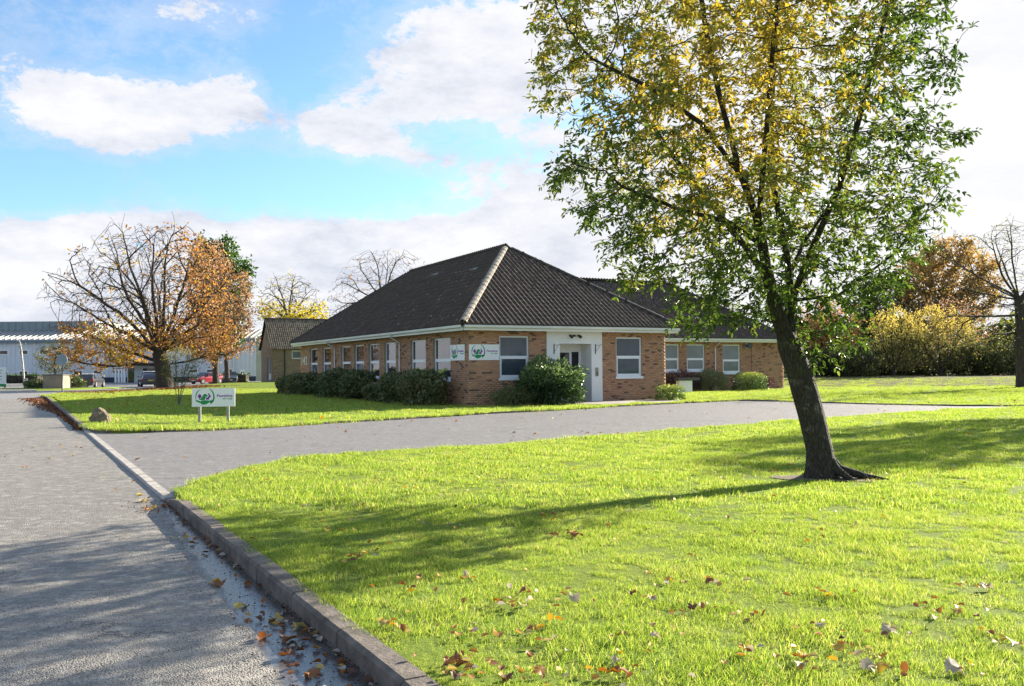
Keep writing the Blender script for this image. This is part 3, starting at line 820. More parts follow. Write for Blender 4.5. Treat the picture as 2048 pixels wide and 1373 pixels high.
EO = .5; z = ZE
x0, x1, y0, y1 = -EO, W_ + EO, -EO, L_ + EO
ra, rb = (W_ / 2, 5.93, ZR), (W_ / 2, 18.39, ZR)
tiled_slope(bld, [(x0, y0, z), (x1, y0, z), ra], MAT['tile'], 300)
tiled_slope(bld, [(x0, y1, z), (x0, y0, z), ra, rb], MAT['tile'])
tiled_slope(bld, [(x1, y0, z), (x1, y1, z), rb, ra], MAT['tile'])
tiled_slope(bld, [(x1, y1, z), (x0, y1, z), rb], MAT['tile'])
wx0, wx1, wy0, wy1 = W_ - 2, WU + EO, WV - EO, WB + EO
tiled_slope(bld, [(W_ - .2, wy0, z), (wx1, wy0, z), (WRU, WRV, WZ), (5.2, WRV, WZ), (6.0, WRV - 2, WZ - 1.17)], MAT['tile'])
tiled_slope(bld, [(wx1, wy0, z), (wx1, wy1, z), (WRU, WRV, WZ)], MAT['tile'])
tiled_slope(bld, [(wx1, wy1, z), (W_ - .2, wy1, z), (5.2, WRV, WZ), (WRU, WRV, WZ)], MAT['tile'])

def cap_run(par, a, b, mat, r=.13, L=.42, lift=.03, name='ridge_tile'):
    a, b = Vector(a), Vector(b); d = b - a; n = int(d.length / L); d.normalize()
    me = MB(); k = 7; rings = []
    side = d.cross(Vector((0, 0, 1))).normalized(); upv = side.cross(d).normalized()
    if upv.z < 0: upv = -upv
    vs = []
    for q, rr in ((0, r * 1.06), (L + .03, r * .97)):
        for j in range(k):
            t = math.pi * (j / (k - 1)); vs.append(d * q + side * math.cos(t) * rr + upv * (math.sin(t) * rr * .8 - .02))
    for rr in (r * 1.06 - .025,):
        for j in range(k):
            t = math.pi * (j / (k - 1)); vs.append(side * math.cos(t) * rr + upv * (math.sin(t) * rr * .8 - .02))
    me.add(vs, [(j, j + 1, k + j + 1, k + j) for j in range(k - 1)] + [(2 * k + j, 2 * k + j + 1, j + 1, j) for j in range(k - 1)])
    mesh = me.mesh(name); mesh.materials.append(mat)
    for i in range(n):
        p = a + d * (i * L) + Vector((0, 0, lift + random.uniform(-.006, .006))); link(name, mesh, None, par, p)
cap_run(bld, (x0 + .05, y0 + .05, z + .05), ra, MAT['hip'], .15)
cap_run(bld, (x1 - .05, y0 + .05, z + .05), ra, MAT['ridge_dark'], .12)
cap_run(bld, ra, rb, MAT['ridge_dark'], .12)
cap_run(bld, (x0 + .05, y1 - .05, z + .05), rb, MAT['ridge_dark'], .12)
cap_run(bld, (x1 - .05, y1 - .05, z + .05), rb, MAT['ridge_dark'], .12)
cap_run(bld, (5.3, WRV, WZ), (WRU, WRV, WZ), MAT['ridge_dark'], .12)
cap_run(bld, (wx1, wy0, z), (WRU, WRV, WZ), MAT['ridge_dark'], .12)
cap_run(bld, (wx1, wy1, z), (WRU, WRV, WZ), MAT['ridge_dark'], .12)
# two pale vent tiles on the shaded slope
sl_dir = Vector((W_ / 2 + EO, 0, ZR - ZE)).normalized()
for (v, fr) in ((6.2, .72), (11.9, .80)):
    c = Vector((x0, v, z)) + sl_dir * fr * 6.6; nn = Vector((-sl_dir.z, 0, sl_dir.x))
    mb = MB(); sv = Vector((0, 1, 0))
    vs = []
    for h in (.03, .13):
        for (p, q) in ((-.28, -.12), (.28, -.12), (.28, .12), (-.28, .12)):
            vs.append(c + sv * p * (1 if h < .1 else .9) + sl_dir * q + nn * (h if q < 0 else min(h, .05)))
    mb.add(vs, [(3, 2, 1, 0), (4, 5, 6, 7), (0, 1, 5, 4), (1, 2, 6, 5), (2, 3, 7, 6), (3, 0, 4, 7)]); mb.build('roof_vent', MAT['steel'], bld)

# a patch of paving from the door to the forecourt
pv = [tuple(bw(3.6, -.05)), tuple(bw(3.3, -1.5)), tuple(bw(4.2, -3.0)), tuple(bw(8.0, -2.8)), tuple(bw(9.6, -1.2)), tuple(bw(8.4, -.3)), tuple(bw(6.4, -.05))]
sheet('entrance_path', pv, lambda x, y: lawn_z(x, y) * 0 + .085, MAT['path'], 1.0, .06)

# ------------------------------------------------------------------ text and logo
def text_mesh(txt, size, align='LEFT', bold=0.0, ext=.002):
    cu = bpy.data.curves.new('t', 'FONT'); cu.body = txt; cu.size = size; cu.align_x = align; cu.extrude = ext; cu.offset = bold; cu.resolution_u = 3
    o = bpy.data.objects.new('t', cu); COL.objects.link(o)
    dg = bpy.context.evaluated_depsgraph_get(); dg.update()
    me = bpy.data.meshes.new_from_object(o.evaluated_get(dg)); bpy.data.objects.remove(o); bpy.data.curves.remove(cu)
    me.materials.clear()
    return me

def sign_face(par, w_, h_, yf):
    """logo and lettering on a board w_ x h_, centred on x, bottom at z=0, drawn on plane y=yf looking -y. Parts of par."""
    def T(px, py): return ((px - 300) / 1160 * w_ - w_ / 2, (745 - py) / 510 * h_)
    def shape(name, mat, polys, dy=0.0):
        mb = MB()
        for pl in polys:
            pts = [(T(*p)[0], yf - .003 - dy, T(*p)[1]) for p in pl]; mb.prism(pts, (0, .004, 0))
        return mb.build(name, mat, par)
    def crescent(cx, cy, r, a0, a1, wmax, n=18, off=0):
        o, i_ = [], []
        for k in range(n + 1):
            t = k / n; a = R(a0 + (a1 - a0) * t); wd = wmax * math.sin(math.pi * min(1, t * .92 + .08)) + 2
            o.append((cx + math.cos(a) * (r + wd / 2), cy - math.sin(a) * (r + wd / 2))); i_.append((cx + math.cos(a) * (r - wd / 2), cy - math.sin(a) * (r - wd / 2)))
        return [[o[k], o[k + 1], i_[k + 1], i_[k]] for k in range(n)]
    arcs = crescent(650, 475, 245, 118, 205, 26) + crescent(640, 460, 248, 62, -40, 34)
    tail = [[(770, 572), (830, 566), (872, 540), (868, 610), (822, 640)], [(872, 540), (905, 490), (915, 438), (916, 500), (895, 570), (868, 610)], [(822, 640), (868, 610), (895, 570), (880, 610), (845, 645), (800, 672)], [(770, 572), (822, 640), (800, 672), (804, 615)]]
    hand = [[(392, 562), (450, 562), (530, 598), (545, 650), (480, 628), (420, 598)], [(530, 598), (560, 572), (650, 566), (762, 576), (780, 600), (765, 632), (700, 672), (620, 692), (545, 672), (545, 650)]]
    dog = [[(490, 560), (545, 512), (600, 430), (665, 475), (655, 556), (600, 560)], [(600, 430), (618, 398), (655, 385), (690, 400), (665, 475)], [(690, 400), (725, 438), (722, 458), (700, 468), (665, 475)]]
    cat_ = [[(455, 450), (482, 412), (540, 405), (560, 450), (553, 482), (490, 500), (462, 476)], [(482, 412), (500, 385), (518, 400), (540, 405)], [(490, 500), (553, 482), (512, 522), (485, 546)]]
    rab = [[(738, 374), (765, 370), (776, 412), (752, 450), (742, 420)], [(752, 450), (776, 412), (816, 452), (800, 482), (770, 500), (720, 490)], [(675, 492), (720, 490), (770, 500), (758, 550), (682, 552)]]
    shape('logo_mark', MAT['logo_green'], arcs + tail + hand + dog)
    shape('logo_mark', MAT['logo_purple'], cat_ + rab)
    for txt, sz, mat, x_r, y_b, bold in (('Pawsitive', 106, 'logo_purple', 1392, 478, .0016), ('VET CARE', 56, 'logo_green', 1386, 548, .001)):
        me = text_mesh(txt, sz / 1160 * w_, 'RIGHT', bold * w_ / 1.2)
        bx_, bz_ = T(x_r, y_b)
        xs_ = np.array([v.co.x for v in me.vertices]); wd = xs_.max() - xs_.min(); target = (418 if txt[0] == 'P' else 262) / 1160 * w_
        sc = target / wd
        o = link('lettering', me, MAT[mat], par, (bx_ - xs_.max() * sc, yf - .003, bz_), (R(90), 0, 0)); o.scale = (sc, 1.0 if txt[0] == 'P' else 1.0, 1)

def ob_at(u, v, z): q = bw(u, v); return (float(q[0]), float(q[1]), z)
s1 = empty('wall_sign', ob_at(.66, -.012, 1.81), TH, 'white sign with green and purple animal logo on the front wall beside the window', 'sign', 'clinic signs on the brick corner')
MB().box(-.66, .66, -.02, .0, 0, .62).build('panel', MAT['sign_white'], s1); sign_face(s1, 1.32, .62, -.02)
s2 = empty('wall_sign', ob_at(-.012, 1.02, 1.81), TH - R(90), 'white sign with animal logo seen at a steep angle on the side brick wall', 'sign', 'clinic signs on the brick corner')
MB().box(-.69, .69, -.02, .0, 0, .63).build('panel', MAT['sign_white'], s2); sign_face(s2, 1.38, .63, -.02)
hn = empty('house_number', ob_at(-.014, 24.45, 1.79), TH - R(90), 'large white 142 digits on the brick at the far end of the side wall', 'house number')
for k, ch in enumerate('142'):
    me = text_mesh(ch, .74, 'CENTER', .012, .012); link('digit', me, MAT['white'], hn, ((k - 1) * .52, -.012, 0), (R(90), 0, 0))

# small wall fittings
fl = empty('floodlight', ob_at(4.8, -.03, 2.8), TH, 'black twin security floodlight above the entrance door', 'light')
mb = MB(); mb.box(-.05, .05, -.06, 0, -.03, .05); mb.tube([(-.16, -.08, 0), (.2, -.08, 0)], .015, 6); mb.build('bracket', MAT['black'], fl)
for sx in (-.2, .22):
    mb = MB(); mb.tube([(sx, -.02, .02), (sx + .02, -.16, -.05)], [.045, .07], 10); mb.build('lamp_head', MAT['black'], fl)
for (u, lab) in ((3.84, 'black hanging basket bracket on the white surround, left of the door'), (5.86, 'black hanging basket bracket on the white surround, right of the door')):
    br = empty('basket_bracket', ob_at(u, -.03, 2.05), TH, lab, 'bracket', 'empty hanging basket brackets')
    mb = MB(); mb.box(-.02, .02, -.015, 0, 0, .42); mb.build('back_plate', MAT['dark_grey'], br)
    mb = MB(); mb.tube([(0, -.01, .36), (.08, -.18, .37), (.14, -.32, .40)], .008, 5); mb.tube([(0, -.01, .1), (.05, -.1, .2), (.09, -.21, .37)], .007, 5); mb.build('arm', MAT['dark_grey'], br)
lb = empty('entry_panel', ob_at(5.92, -.03, 1.12), TH, 'steel entry phone panel on the white surround beside the door', 'intercom')
mb = MB(); mb.box(-.07, .07, -.03, 0, 0, .36); mb.build('housing', simple('brushed_brass', (.32, .26, .18), .5, .1, 8, metal=.4), lb, bevel=.004)
mb = MB(); mb.box(-.045, .045, -.036, -.03, .2, .32); mb.build('speaker_grille', MAT['steel'], lb)
mb = MB(); mb.box(-.03, .03, -.036, -.03, .06, .15); mb.build('keypad', MAT['dark_grey'], lb)
ac = empty('wall_fan', ob_at(24.08, WV - .02, 2.58), TH, 'dark round outdoor horn speaker under the eaves beside the right window of the wing', 'speaker')
mb = MB(); mb.box(-.16, .02, -.16, 0, 0, .34); mb.build('housing', MAT['steel'], ac)
mb = MB(); mb.tube([(.14, -.02, .19), (.14, -.22, .19)], [.1, .17], 14); mb.build('horn', MAT['dark_grey'], ac)
mb = MB(); mb.tube([(-.07, -.165, .17), (-.07, -.175, .17)], .11, 14); mb.build('grille', MAT['black'], ac)
bn = empty('low_wall', ob_at(10.9, WV - 3.0, 0), TH, 'low white painted pier with a dark cap at the inner corner of the wing', 'wall')
mb = MB(); mb.box(5.6, 6.5, 0, .3, -.1, .72); mb.build('pier', MAT['white'], bn); mb = MB(); mb.box(5.5, 7.0, -.06, .36, .722, .86); mb.build('coping', MAT['dark_grey'], bn)

# ------------------------------------------------------------------ free-standing sign
fs = empty('post_sign', (-8.35, 25.05, 0), R(6), 'white clinic sign board on two grey posts standing on the lawn', 'sign')
MB().box(-.585, .585, -.03, -.005, .48, .99).build('panel', MAT['sign_white'], fs)
f2 = [o for o in fs.children][0]
class _Z: pass
lo = empty('board_print', (0, 0, .48)); lo.parent = fs; sign_face(lo, 1.17, .51, -.03)
for ch in list(lo.children): ch.parent = fs; ch.location.z += .48
bpy.data.objects.remove(lo)
for sx in (-.385, .385):
    mb = MB(); mb.box(sx - .035, sx + .035, -.004, .06, -.1, .95); mb.build('post', MAT['steel'], fs)

# ------------------------------------------------------------------ boulder
def boulder():
    import bmesh
    bm = bmesh.new()
    pts = [(-.30, -.2, -.1), (.28, -.22, -.1), (.33, .15, -.1), (-.24, .2, -.1), (-.26, -.16, .18), (-.13, -.1, .46), (.0, -.06, .5), (.08, .08, .46), (-.12, .12, .42), (.2, -.1, .33), (.33, -.12, .24), (.32, .1, .22), (-.22, .16, .2), (.04, -.24, .26), (.3, -.2, .05)]
    for p in pts: bm.verts.new(p)
    bmesh.ops.convex_hull(bm, input=bm.verts)
    bmesh.ops.triangulate(bm, faces=bm.faces)
    bmesh.ops.subdivide_edges(bm, edges=bm.edges[:], cuts=3, use_grid_fill=True, fractal=.0)
    r = random.Random(5)
    for v in bm.verts:
        k = .014 * math.sin(v.co.x * 31 + v.co.z * 17) + .012 * math.sin(v.co.z * 53 - v.co.y * 29) + r.uniform(-.008, .008)
        v.co += v.normal * k if v.normal.length else Vector()
    bm.normal_update()
    me = bpy.data.meshes.new('boulder'); bm.to_mesh(me); bm.free()
    m = simple('sandstone', (.20, .16, .10), .9, .35, 6, .8, 25, dirt=(.16, .14, .08))
    o = link('boulder', me, m, None, (-11.25, 24.45, .06), (0, 0, R(-10))); o.scale = (.86, .86, .9)
    tag(o, 'rough sandstone boulder sitting on the lawn corner beside the road kerb', 'boulder')
boulder()
# manhole cover in the far lawn
mc = MB(); mc.tube([(19.96, 55.1, float(lawn_z(19.96, 55.1)) - .02), (19.96, 55.1, float(lawn_z(19.96, 55.1)) + .03)], .55, 20)
tag(mc.build('manhole_cover', MAT['dark_grey']), 'dark round manhole cover in the sunny lawn right of the building', 'manhole cover')

# ------------------------------------------------------------------ tree growing
def grow(P, par, att, step, di, dk, iters=120, trop=0.0, jit=.12, seed=1, maxn=9000):
    r = np.random.default_rng(seed)
    pos_ = np.zeros((maxn, 3)); n = len(P); pos_[:n] = P; par = list(par)
    nc = np.zeros(maxn, int)
    for q in par:
        if q >= 0: nc[q] += 1
    att = att.copy(); nd = np.full(len(att), 1e9); ni = np.zeros(len(att), int)
    def upd(lo, hi):
        nonlocal nd, ni
        for a in range(lo, hi, 400):
            b = min(hi, a + 400)
            D = np.linalg.norm(att[:, None] - pos_[None, a:b], axis=2)
            k = D.argmin(1); d = D[np.arange(len(att)), k]; m = d < nd
            nd[m] = d[m]; ni[m] = k[m] + a
    upd(0, n)
    for it in range(iters):
        keep = nd > dk; att, nd, ni = att[keep], nd[keep], ni[keep]
        act = nd < di
        if not act.any() or n > maxn - 500: break
        S = np.zeros((n, 3)); d = att[act] - pos_[ni[act]]; d /= np.linalg.norm(d, axis=1)[:, None] + 1e-9
        np.add.at(S, ni[act], d)
        idx = np.unique(ni[act]); idx = idx[nc[idx] < 4]
        if not len(idx): break
        v = S[idx]; v /= np.linalg.norm(v, axis=1)[:, None] + 1e-9
        v += r.normal(0, jit, v.shape); v[:, 2] += trop; v /= np.linalg.norm(v, axis=1)[:, None]
        m = len(idx); m = min(m, maxn - n); pos_[n:n + m] = pos_[idx[:m]] + v[:m] * step
        nc[idx[:m]] += 1; par += list(idx[:m]); upd(n, n + m); n += m
    return pos_[:n].copy(), np.array(par)

def radii(par, r_base, r_tip):
    n = len(par); ch = np.zeros(n, int)
    for q in par:
        if q >= 0: ch[q] += 1
    tips = max(2, (ch == 0).sum()); ex = math.log(tips) / math.log(r_base / r_tip)
    a = np.zeros(n)
    for i in range(n - 1, -1, -1):
        if ch[i] == 0: a[i] = 1
        if par[i] >= 0: a[par[i]] += a[i]
    return r_tip * a ** (1 / ex), ch

def tubes(pos_, par, rad, sel, k, base_shrink=True):
    """frusta for nodes in sel (each joins its parent)"""
    sel = sel[par[sel] >= 0]; n = len(pos_)
    d = np.zeros((n, 3)); ok = par >= 0; d[ok] = pos_[ok] - pos_[par[ok]]
    root = np.where(~ok)[0]
    main = np.full(n, -1); 
    order = np.argsort(rad)           # biggest child last -> wins
    for i in order:
        if par[i] >= 0: main[par[i]] = i
    for q in root:
        if main[q] >= 0: d[q] = d[main[q]]
    d /= np.linalg.norm(d, axis=1)[:, None] + 1e-9
    # soften ring direction with the main child
    has = main >= 0; dd = d.copy(); dd[has] = d[has] + d[main[has]]; dd /= np.linalg.norm(dd, axis=1)[:, None] + 1e-9
    ref = np.array([.93, .31, .12]); ref /= np.linalg.norm(ref)
    def ring(c, dr, r):
        u = np.cross(dr, ref); u /= np.linalg.norm(u, axis=1)[:, None] + 1e-9; v = np.cross(dr, u)
        a = np.arange(k) * 2 * np.pi / k
        return c[:, None] + (u[:, None] * np.cos(a)[None, :, None] + v[:, None] * np.sin(a)[None, :, None]) * r[:, None, None]
    p = par[sel]; ismain = main[p] == sel
    rb = np.where(ismain, rad[p], np.minimum(rad[sel] * 1.25, rad[p])); db = np.where(ismain[:, None], dd[p], d[sel])
    A = ring(pos_[p], db, rb); B = ring(pos_[sel], dd[sel], rad[sel])
    V = np.concatenate([A, B], 1).reshape(-1, 3); q = np.arange(k)
    fl = np.stack([q, (q + 1) % k, k + (q + 1) % k, k + q], 1)
    Fa = (np.arange(len(sel))[:, None, None] * 2 * k + fl[None]).reshape(-1, 4)
    return V, Fa

def leaves(C, D, Ls, Ws, fold=.35, seed=0, N=None):
    """C base points, D unit directions, sizes; folded six-point leaves -> V, F"""
    r = np.random.default_rng(seed); n = len(C)
    if N is None: N = r.normal(0, 1, (n, 3))
    S = np.cross(D, N); S /= np.linalg.norm(S, axis=1)[:, None] + 1e-9; Nn = np.cross(S, D)
    L = Ls[:, None]; Wd = Ws[:, None]
    P = [C, C + D * L * .33 + S * Wd * .5 + Nn * Wd * fold * .5, C + D * L * .72 + S * Wd * .38 + Nn * Wd * fold * .4, C + D * L - Nn * L * .08,
         C + D * L * .72 - S * Wd * .38 + Nn * Wd * fold * .4, C + D * L * .33 - S * Wd * .5 + Nn * Wd * fold * .5]
    V = np.stack(P, 1).reshape(-1, 3); fl = np.array([(0, 1, 2, 3), (0, 3, 4, 5)])
    return V, (np.arange(n)[:, None, None] * 6 + fl[None]).reshape(-1, 4)

def crown_points(poly, Y, n, depth, seed, to3, hollow=0.0, lump=.0):
    """random points in an outline at distance Y, given real thickness"""
    r = np.random.default_rng(seed); P = np.array(poly, float); lo, hi = P.min(0), P.max(0)
    res = []; c = P.mean(0)
    while len(res) < n:
        q = r.uniform(lo, hi, (n * 3, 2)); q = q[in_poly(q, poly)]
        e = (q - (lo + hi) / 2) / ((hi - lo) / 2); f = np.sqrt(np.clip(1.15 - (e ** 2).sum(1), .05, 1))
        t = r.uniform(-1, 1, len(q))
        for a, b in zip(q, t * f * depth): res.append((a[0], a[1], b))
    res = np.array(res[:n])
    X = (res[:, 0] - 1024) / F; 
    Yd = Y + res[:, 2]
    yh = 736 - (res[:, 0] - 1024) * ROLL
    return np.stack([X * Y, Yd, 1.5 + (yh - res[:, 1]) / F * Y], 1)

def p3(px, py, Y, dy=0.0):
    yh = 736 - (px - 1024) * ROLL
    return np.array([(px - 1024) / F * Y, Y + dy, 1.5 + (yh - py) / F * Y])

def polyline_nodes(lines, step):
    """lines: list of lists of 3D points; the first is the trunk, others start on an existing node (nearest)"""
    P, par = [], []
    for ln in lines:
        ln = [np.array(q, float) for q in ln]
        if not P: P.append(ln[0]); par.append(-1); last = 0
        else:
            d = np.linalg.norm(np.array(P) - ln[0], axis=1); last = int(d.argmin())
        for a, b in zip([P[last]] + ln[1:-1], ln[1:]):
            m = max(1, int(round(np.linalg.norm(b - a) / step)))
            for k in range(1, m + 1):
                P.append(a + (b - a) * k / m); par.append(last if k == 1 else len(P) - 2); last = len(P) - 1
    return np.array(P), par

def make_tree(name, label, base, lines, att, step, di, dk, r_base, r_tip, bark, leaf=None, seed=1, k=5, group=None, cat='tree', trop=.05, jit=.15, iters=90, k_trunk=8, maxn=9000, flare=1.35, targets=None, ram=None):
    """leaf: dict(mat, n, L, W, colour=function(points)->value, thr, spread, droop)"""
    P, par = polyline_nodes(lines, step); n0 = len(P)
    if targets is not None:
        st = [(n0 - 1 - int(q), t_) for q, t_ in targets]
        P, par = ramify(P, par, st, seed, step, maxn=maxn - 6000, **{'levels': 2, 'wob': .07, 'lift': .02, **(ram or {})})
        P, par = grow(P, par, att, step * .8, di, dk, iters, trop, jit, seed, maxn)
    else:
        P, par = grow(P, par, att, step, di, dk, iters, trop, jit, seed, maxn)
    rad, ch = radii(par, r_base, r_tip)
    zb = base[2]; h = P[:, 2] - zb
    rad = rad * (1 + (flare - 1) * np.exp(-np.maximum(h, 0) / (r_base * 1.6)) * (rad > r_base * .5))
    root = empty(name, base, 0, label, cat, group)
    B = np.array(base); Q = P - B
    big = np.where(rad > r_base * .38)[0]; small = np.where(rad <= r_base * .38)[0]
    V, Fa = tubes(Q, par, rad, big, k_trunk); link('trunk', npmesh('trunk', V, Fa, smooth=True), bark, root)
    V, Fa = tubes(Q, par, rad, small, k)
    if len(V): link('branches', npmesh('branches', V, Fa, smooth=True), bark, root)['kind'] = 'stuff'
    if leaf:
        r = np.random.default_rng(seed + 50)
        cand = np.where((rad < leaf.get('thr', r_tip * 2.2)) & (np.arange(len(P)) >= n0))[0]
        if 'where' in leaf:
            keep = r.random(len(cand)) < leaf['where'](P[cand]); cand = cand[keep]
        n = leaf['n']
        if len(cand) and n:
            i = r.choice(cand, n); t = r.random(n)[:, None]
            C = Q[i] * t + Q[par[i]] * (1 - t) + r.normal(0, leaf.get('spread', .1), (n, 3))
            D = r.normal(0, 1, (n, 3)); D[:, 2] -= leaf.get('droop', .3); D /= np.linalg.norm(D, axis=1)[:, None]
            Ls = leaf['L'] * r.uniform(.65, 1.25, n)
            V, Fa = leaves(C, D, Ls, Ls * leaf.get('WL', .5), seed=seed + 9)
            val = np.clip(leaf['colour'](C + B, r) if 'colour' in leaf else r.random(n), 0, 1)
            link('foliage', npmesh('foliage', V, Fa, np.repeat(val, 2)), leaf['mat'], root)['kind'] = 'stuff'
    return root, P, par, rad

def ramify(P, par, starts, seed, step, dens=.9, ang=.62, ratio=.60, lift=.06, minlen=.7, wob=.10, maxn=16000, levels=4):
    """limbs that fork again and again: starts = (node index, target point); returns extended nodes"""
    r = np.random.default_rng(seed); P = [np.array(q, float) for q in P]; par = list(par); jobs = []
    for (i, tgt) in starts: jobs.append((i, (tgt - P[i]) / np.linalg.norm(tgt - P[i]), np.linalg.norm(tgt - P[i]), 0, tgt))
    while jobs and len(P) < maxn:
        i, d, Lh, lv, tg = jobs.pop(0); st_ = step * (1, .85, .7, .55, .5)[min(lv, 4)]; n = max(2, int(Lh / st_)); cur = i; bias = r.normal(0, 1, 3) * .05
        side = r.uniform(0, 6.28)
        for k in range(n):
            if tg is not None:
                q_ = tg - P[cur]; d = d * .8 + q_ / (np.linalg.norm(q_) + 1e-9) * .25
            d = d + r.normal(0, wob, 3) + bias + np.array([0, 0, lift * (1 + .4 * lv)]); d /= np.linalg.norm(d)
            P.append(P[cur] + d * st_); par.append(cur); cur = len(P) - 1
            fr = (k + 1) / n
            if lv < levels and fr > (.22 if lv == 0 else .1) and r.random() < dens * (.55 if lv == 0 else .7):
                side += 2.4 + r.normal(0, .4); a = ang * r.uniform(.7, 1.25)
                u = np.cross(d, [.3, .9, .2]); u /= np.linalg.norm(u); v = np.cross(d, u)
                nd = d * math.cos(a) + (u * math.cos(side) + v * math.sin(side)) * math.sin(a)
                nl = Lh * (1 - fr * .55) * ratio * r.uniform(.6, 1.1)
                if nl > minlen: jobs.append((cur, nd, nl, lv + 1, None))
    return np.array(P), np.array(par)

def copy_thing(root, loc, rz=0, scale=1.0, label=None, group=None):
    c = root.copy(); COL.objects.link(c); c.location = loc; c.rotation_euler = (0, 0, rz); c.scale = (scale,) * 3
    if label: c['label'] = label
    if group: c['group'] = group
    for ch in root.children:
        d = ch.copy(); COL.objects.link(d); d.parent = c
    return c

# ---- leaf materials
LM = {}
LM['ash'] = leaf_material('ash_leaf', [(0, (.03, .055, .014)), (.3, (.09, .14, .028)), (.5, (.16, .19, .045)), (.64, (.27, .24, .055)), (.8, (.38, .29, .06)), (1, (.46, .34, .08))], .5, .35)
LM['orange'] = leaf_material('orange_leaf', [(0, (.12, .065, .035)), (.35, (.27, .13, .06)), (.65, (.42, .22, .085)), (.85, (.52, .31, .08)), (1, (.58, .42, .07))], .4, .6)
LM['brown'] = leaf_material('brown_orange_leaf', [(0, (.09, .085, .05)), (.3, (.19, .13, .08)), (.6, (.36, .21, .12)), (1, (.50, .31, .17))], .4, .6)
LM['green'] = leaf_material('green_leaf', [(0, (.02, .05, .012)), (.5, (.045, .10, .02)), (1, (.09, .16, .03))], .35, .4)
LM['yellow'] = leaf_material('yellow_leaf', [(0, (.30, .27, .05)), (.5, (.50, .40, .05)), (1, (.62, .50, .08))], .45, .6)
LM['olive'] = leaf_material('olive_leaf', [(0, (.04, .05, .02)), (.4, (.09, .11, .035)), (.8, (.20, .20, .05)), (1, (.34, .28, .06))], .4, .6)
LM['laurel'] = leaf_material('laurel_leaf', [(0, (.035, .055, .022)), (.5, (.10, .135, .05)), (.85, (.17, .22, .08)), (1, (.28, .20, .12))], .3, .3)
LM['bright'] = leaf_material('bright_shrub_leaf', [(0, (.035, .06, .025)), (.5, (.09, .15, .05)), (1, (.28, .36, .14))], .35, .3)
LM['box'] = leaf_material('box_leaf', [(0, (.06, .11, .025)), (.5, (.15, .22, .045)), (1, (.34, .36, .08))], .3, .4)
LM['gold'] = leaf_material('gold_olive_leaf', [(0, (.05, .055, .025)), (.35, (.14, .14, .05)), (.65, (.32, .28, .09)), (1, (.55, .45, .13))], .45, .6)
LM['rust_olive'] = leaf_material('rust_olive_leaf', [(0, (.07, .065, .04)), (.4, (.15, .12, .06)), (.75, (.30, .20, .08)), (1, (.42, .28, .10))], .4, .6)
LM['purple'] = leaf_material('purple_leaf', [(0, (.025, .012, .016)), (.6, (.06, .025, .03)), (1, (.10, .045, .04))], .25, .4)
LM['fallen'] = leaf_material('fallen_leaf', [(0, (.06, .03, .02)), (.25, (.16, .07, .035)), (.5, (.30, .12, .04)), (.7, (.45, .24, .05)), (.85, (.55, .40, .08)), (1, (.42, .36, .30))], .25, .6)

# ---- the leaning tree on the front lawn
YT = 11.7; BT = (4.02, YT, .07)
def q3(px, py, dy=0.0): return p3(px, py, YT, dy)
tz = np.array(BT) + [0, 0, -.05]
lines = [
    [tz, q3(1636, 900), q3(1618, 820), q3(1600, 750), q3(1578, 690), q3(1560, 640)],
    [q3(1560, 640), q3(1535, 560, -.1), q3(1512, 450, -.2), q3(1470, 340, -.3), q3(1430, 200, -.4), q3(1400, 60, -.5), q3(1380, -120, -.5)],
    [q3(1578, 690), q3(1592, 600, .15), q3(1588, 500, .25), q3(1560, 330, .3), q3(1575, 150, .5), q3(1600, -50, .7), q3(1590, -220, .7)],
    [q3(1590, 610, .15), q3(1622, 500, -.1), q3(1668, 380, -.3), q3(1705, 230, -.5), q3(1745, 60, -.6), q3(1760, -80, -.6)],
    [q3(1535, 560, -.1), q3(1505, 470, .5), q3(1455, 380, .9), q3(1380, 260, 1.2), q3(1300, 120, 1.4)],
    [q3(1512, 450, -.2), q3(1500, 300, -.9), q3(1500, 120, -1.3), q3(1520, -60, -1.4)],
    [q3(1522, 500, -.1), q3(1440, 455, -.5), q3(1340, 440, -.8), q3(1230, 400, -.9)],
    [q3(1480, 360, -.3), q3(1390, 270, -.6), q3(1290, 205, -.7), q3(1180, 150, -.7)],
    [q3(1588, 540, .2), q3(1650, 470, .8), q3(1740, 360, 1.2)],
    [q3(1600, 600, .1), q3(1680, 590, .0), q3(1780, 510, -.2)],
]
crown = [(1045, -40), (1045, 70), (1062, 130), (1075, 175), (1130, 195), (1200, 185), (1270, 205), (1300, 235), (1180, 245), (1135, 262), (1150, 290), (1085, 315), (1078, 380), (1150, 420), (1190, 470), (1225, 500), (1235, 575), (1330, 578), (1345, 610), (1355, 655), (1410, 690), (1450, 660), (1520, 640), (1600, 640), (1625, 700), (1690, 735), (1750, 690), (1760, 640), (1750, 600), (1850, 560), (1855, 500), (1875, 440), (1905, 345), (1870, 300), (1850, 230), (1875, 160), (1862, 90), (1890, 20), (1850, -120), (1700, -260), (1450, -300), (1200, -220), (1080, -120)]
crown = [(1470 + (x - 1470) * .965, y + (8 if y > 600 else 0) * -1) for x, y in crown]
att = crown_points(crown, YT, 5600, 2.5, 3, None)
P, par = polyline_nodes(lines, .16); n0 = len(P)
P, par = grow(P, par, att, .14, 1.3, .17, 140, .03, .16, 11, 14000)
rad, ch = radii(par, .165, .0045)
h = P[:, 2] - BT[2]
rad = rad * (1 - .36 * ss((h - 1.0) / 1.9)) * np.where((rad > .05), 1 + .42 * np.exp(-np.maximum(h, 0) / .13), 1)
tree = empty('leaning_tree', BT, 0, 'large leaning tree with green and yellow autumn leaves on the front lawn', 'tree')
B = np.array(BT); Q = P - B
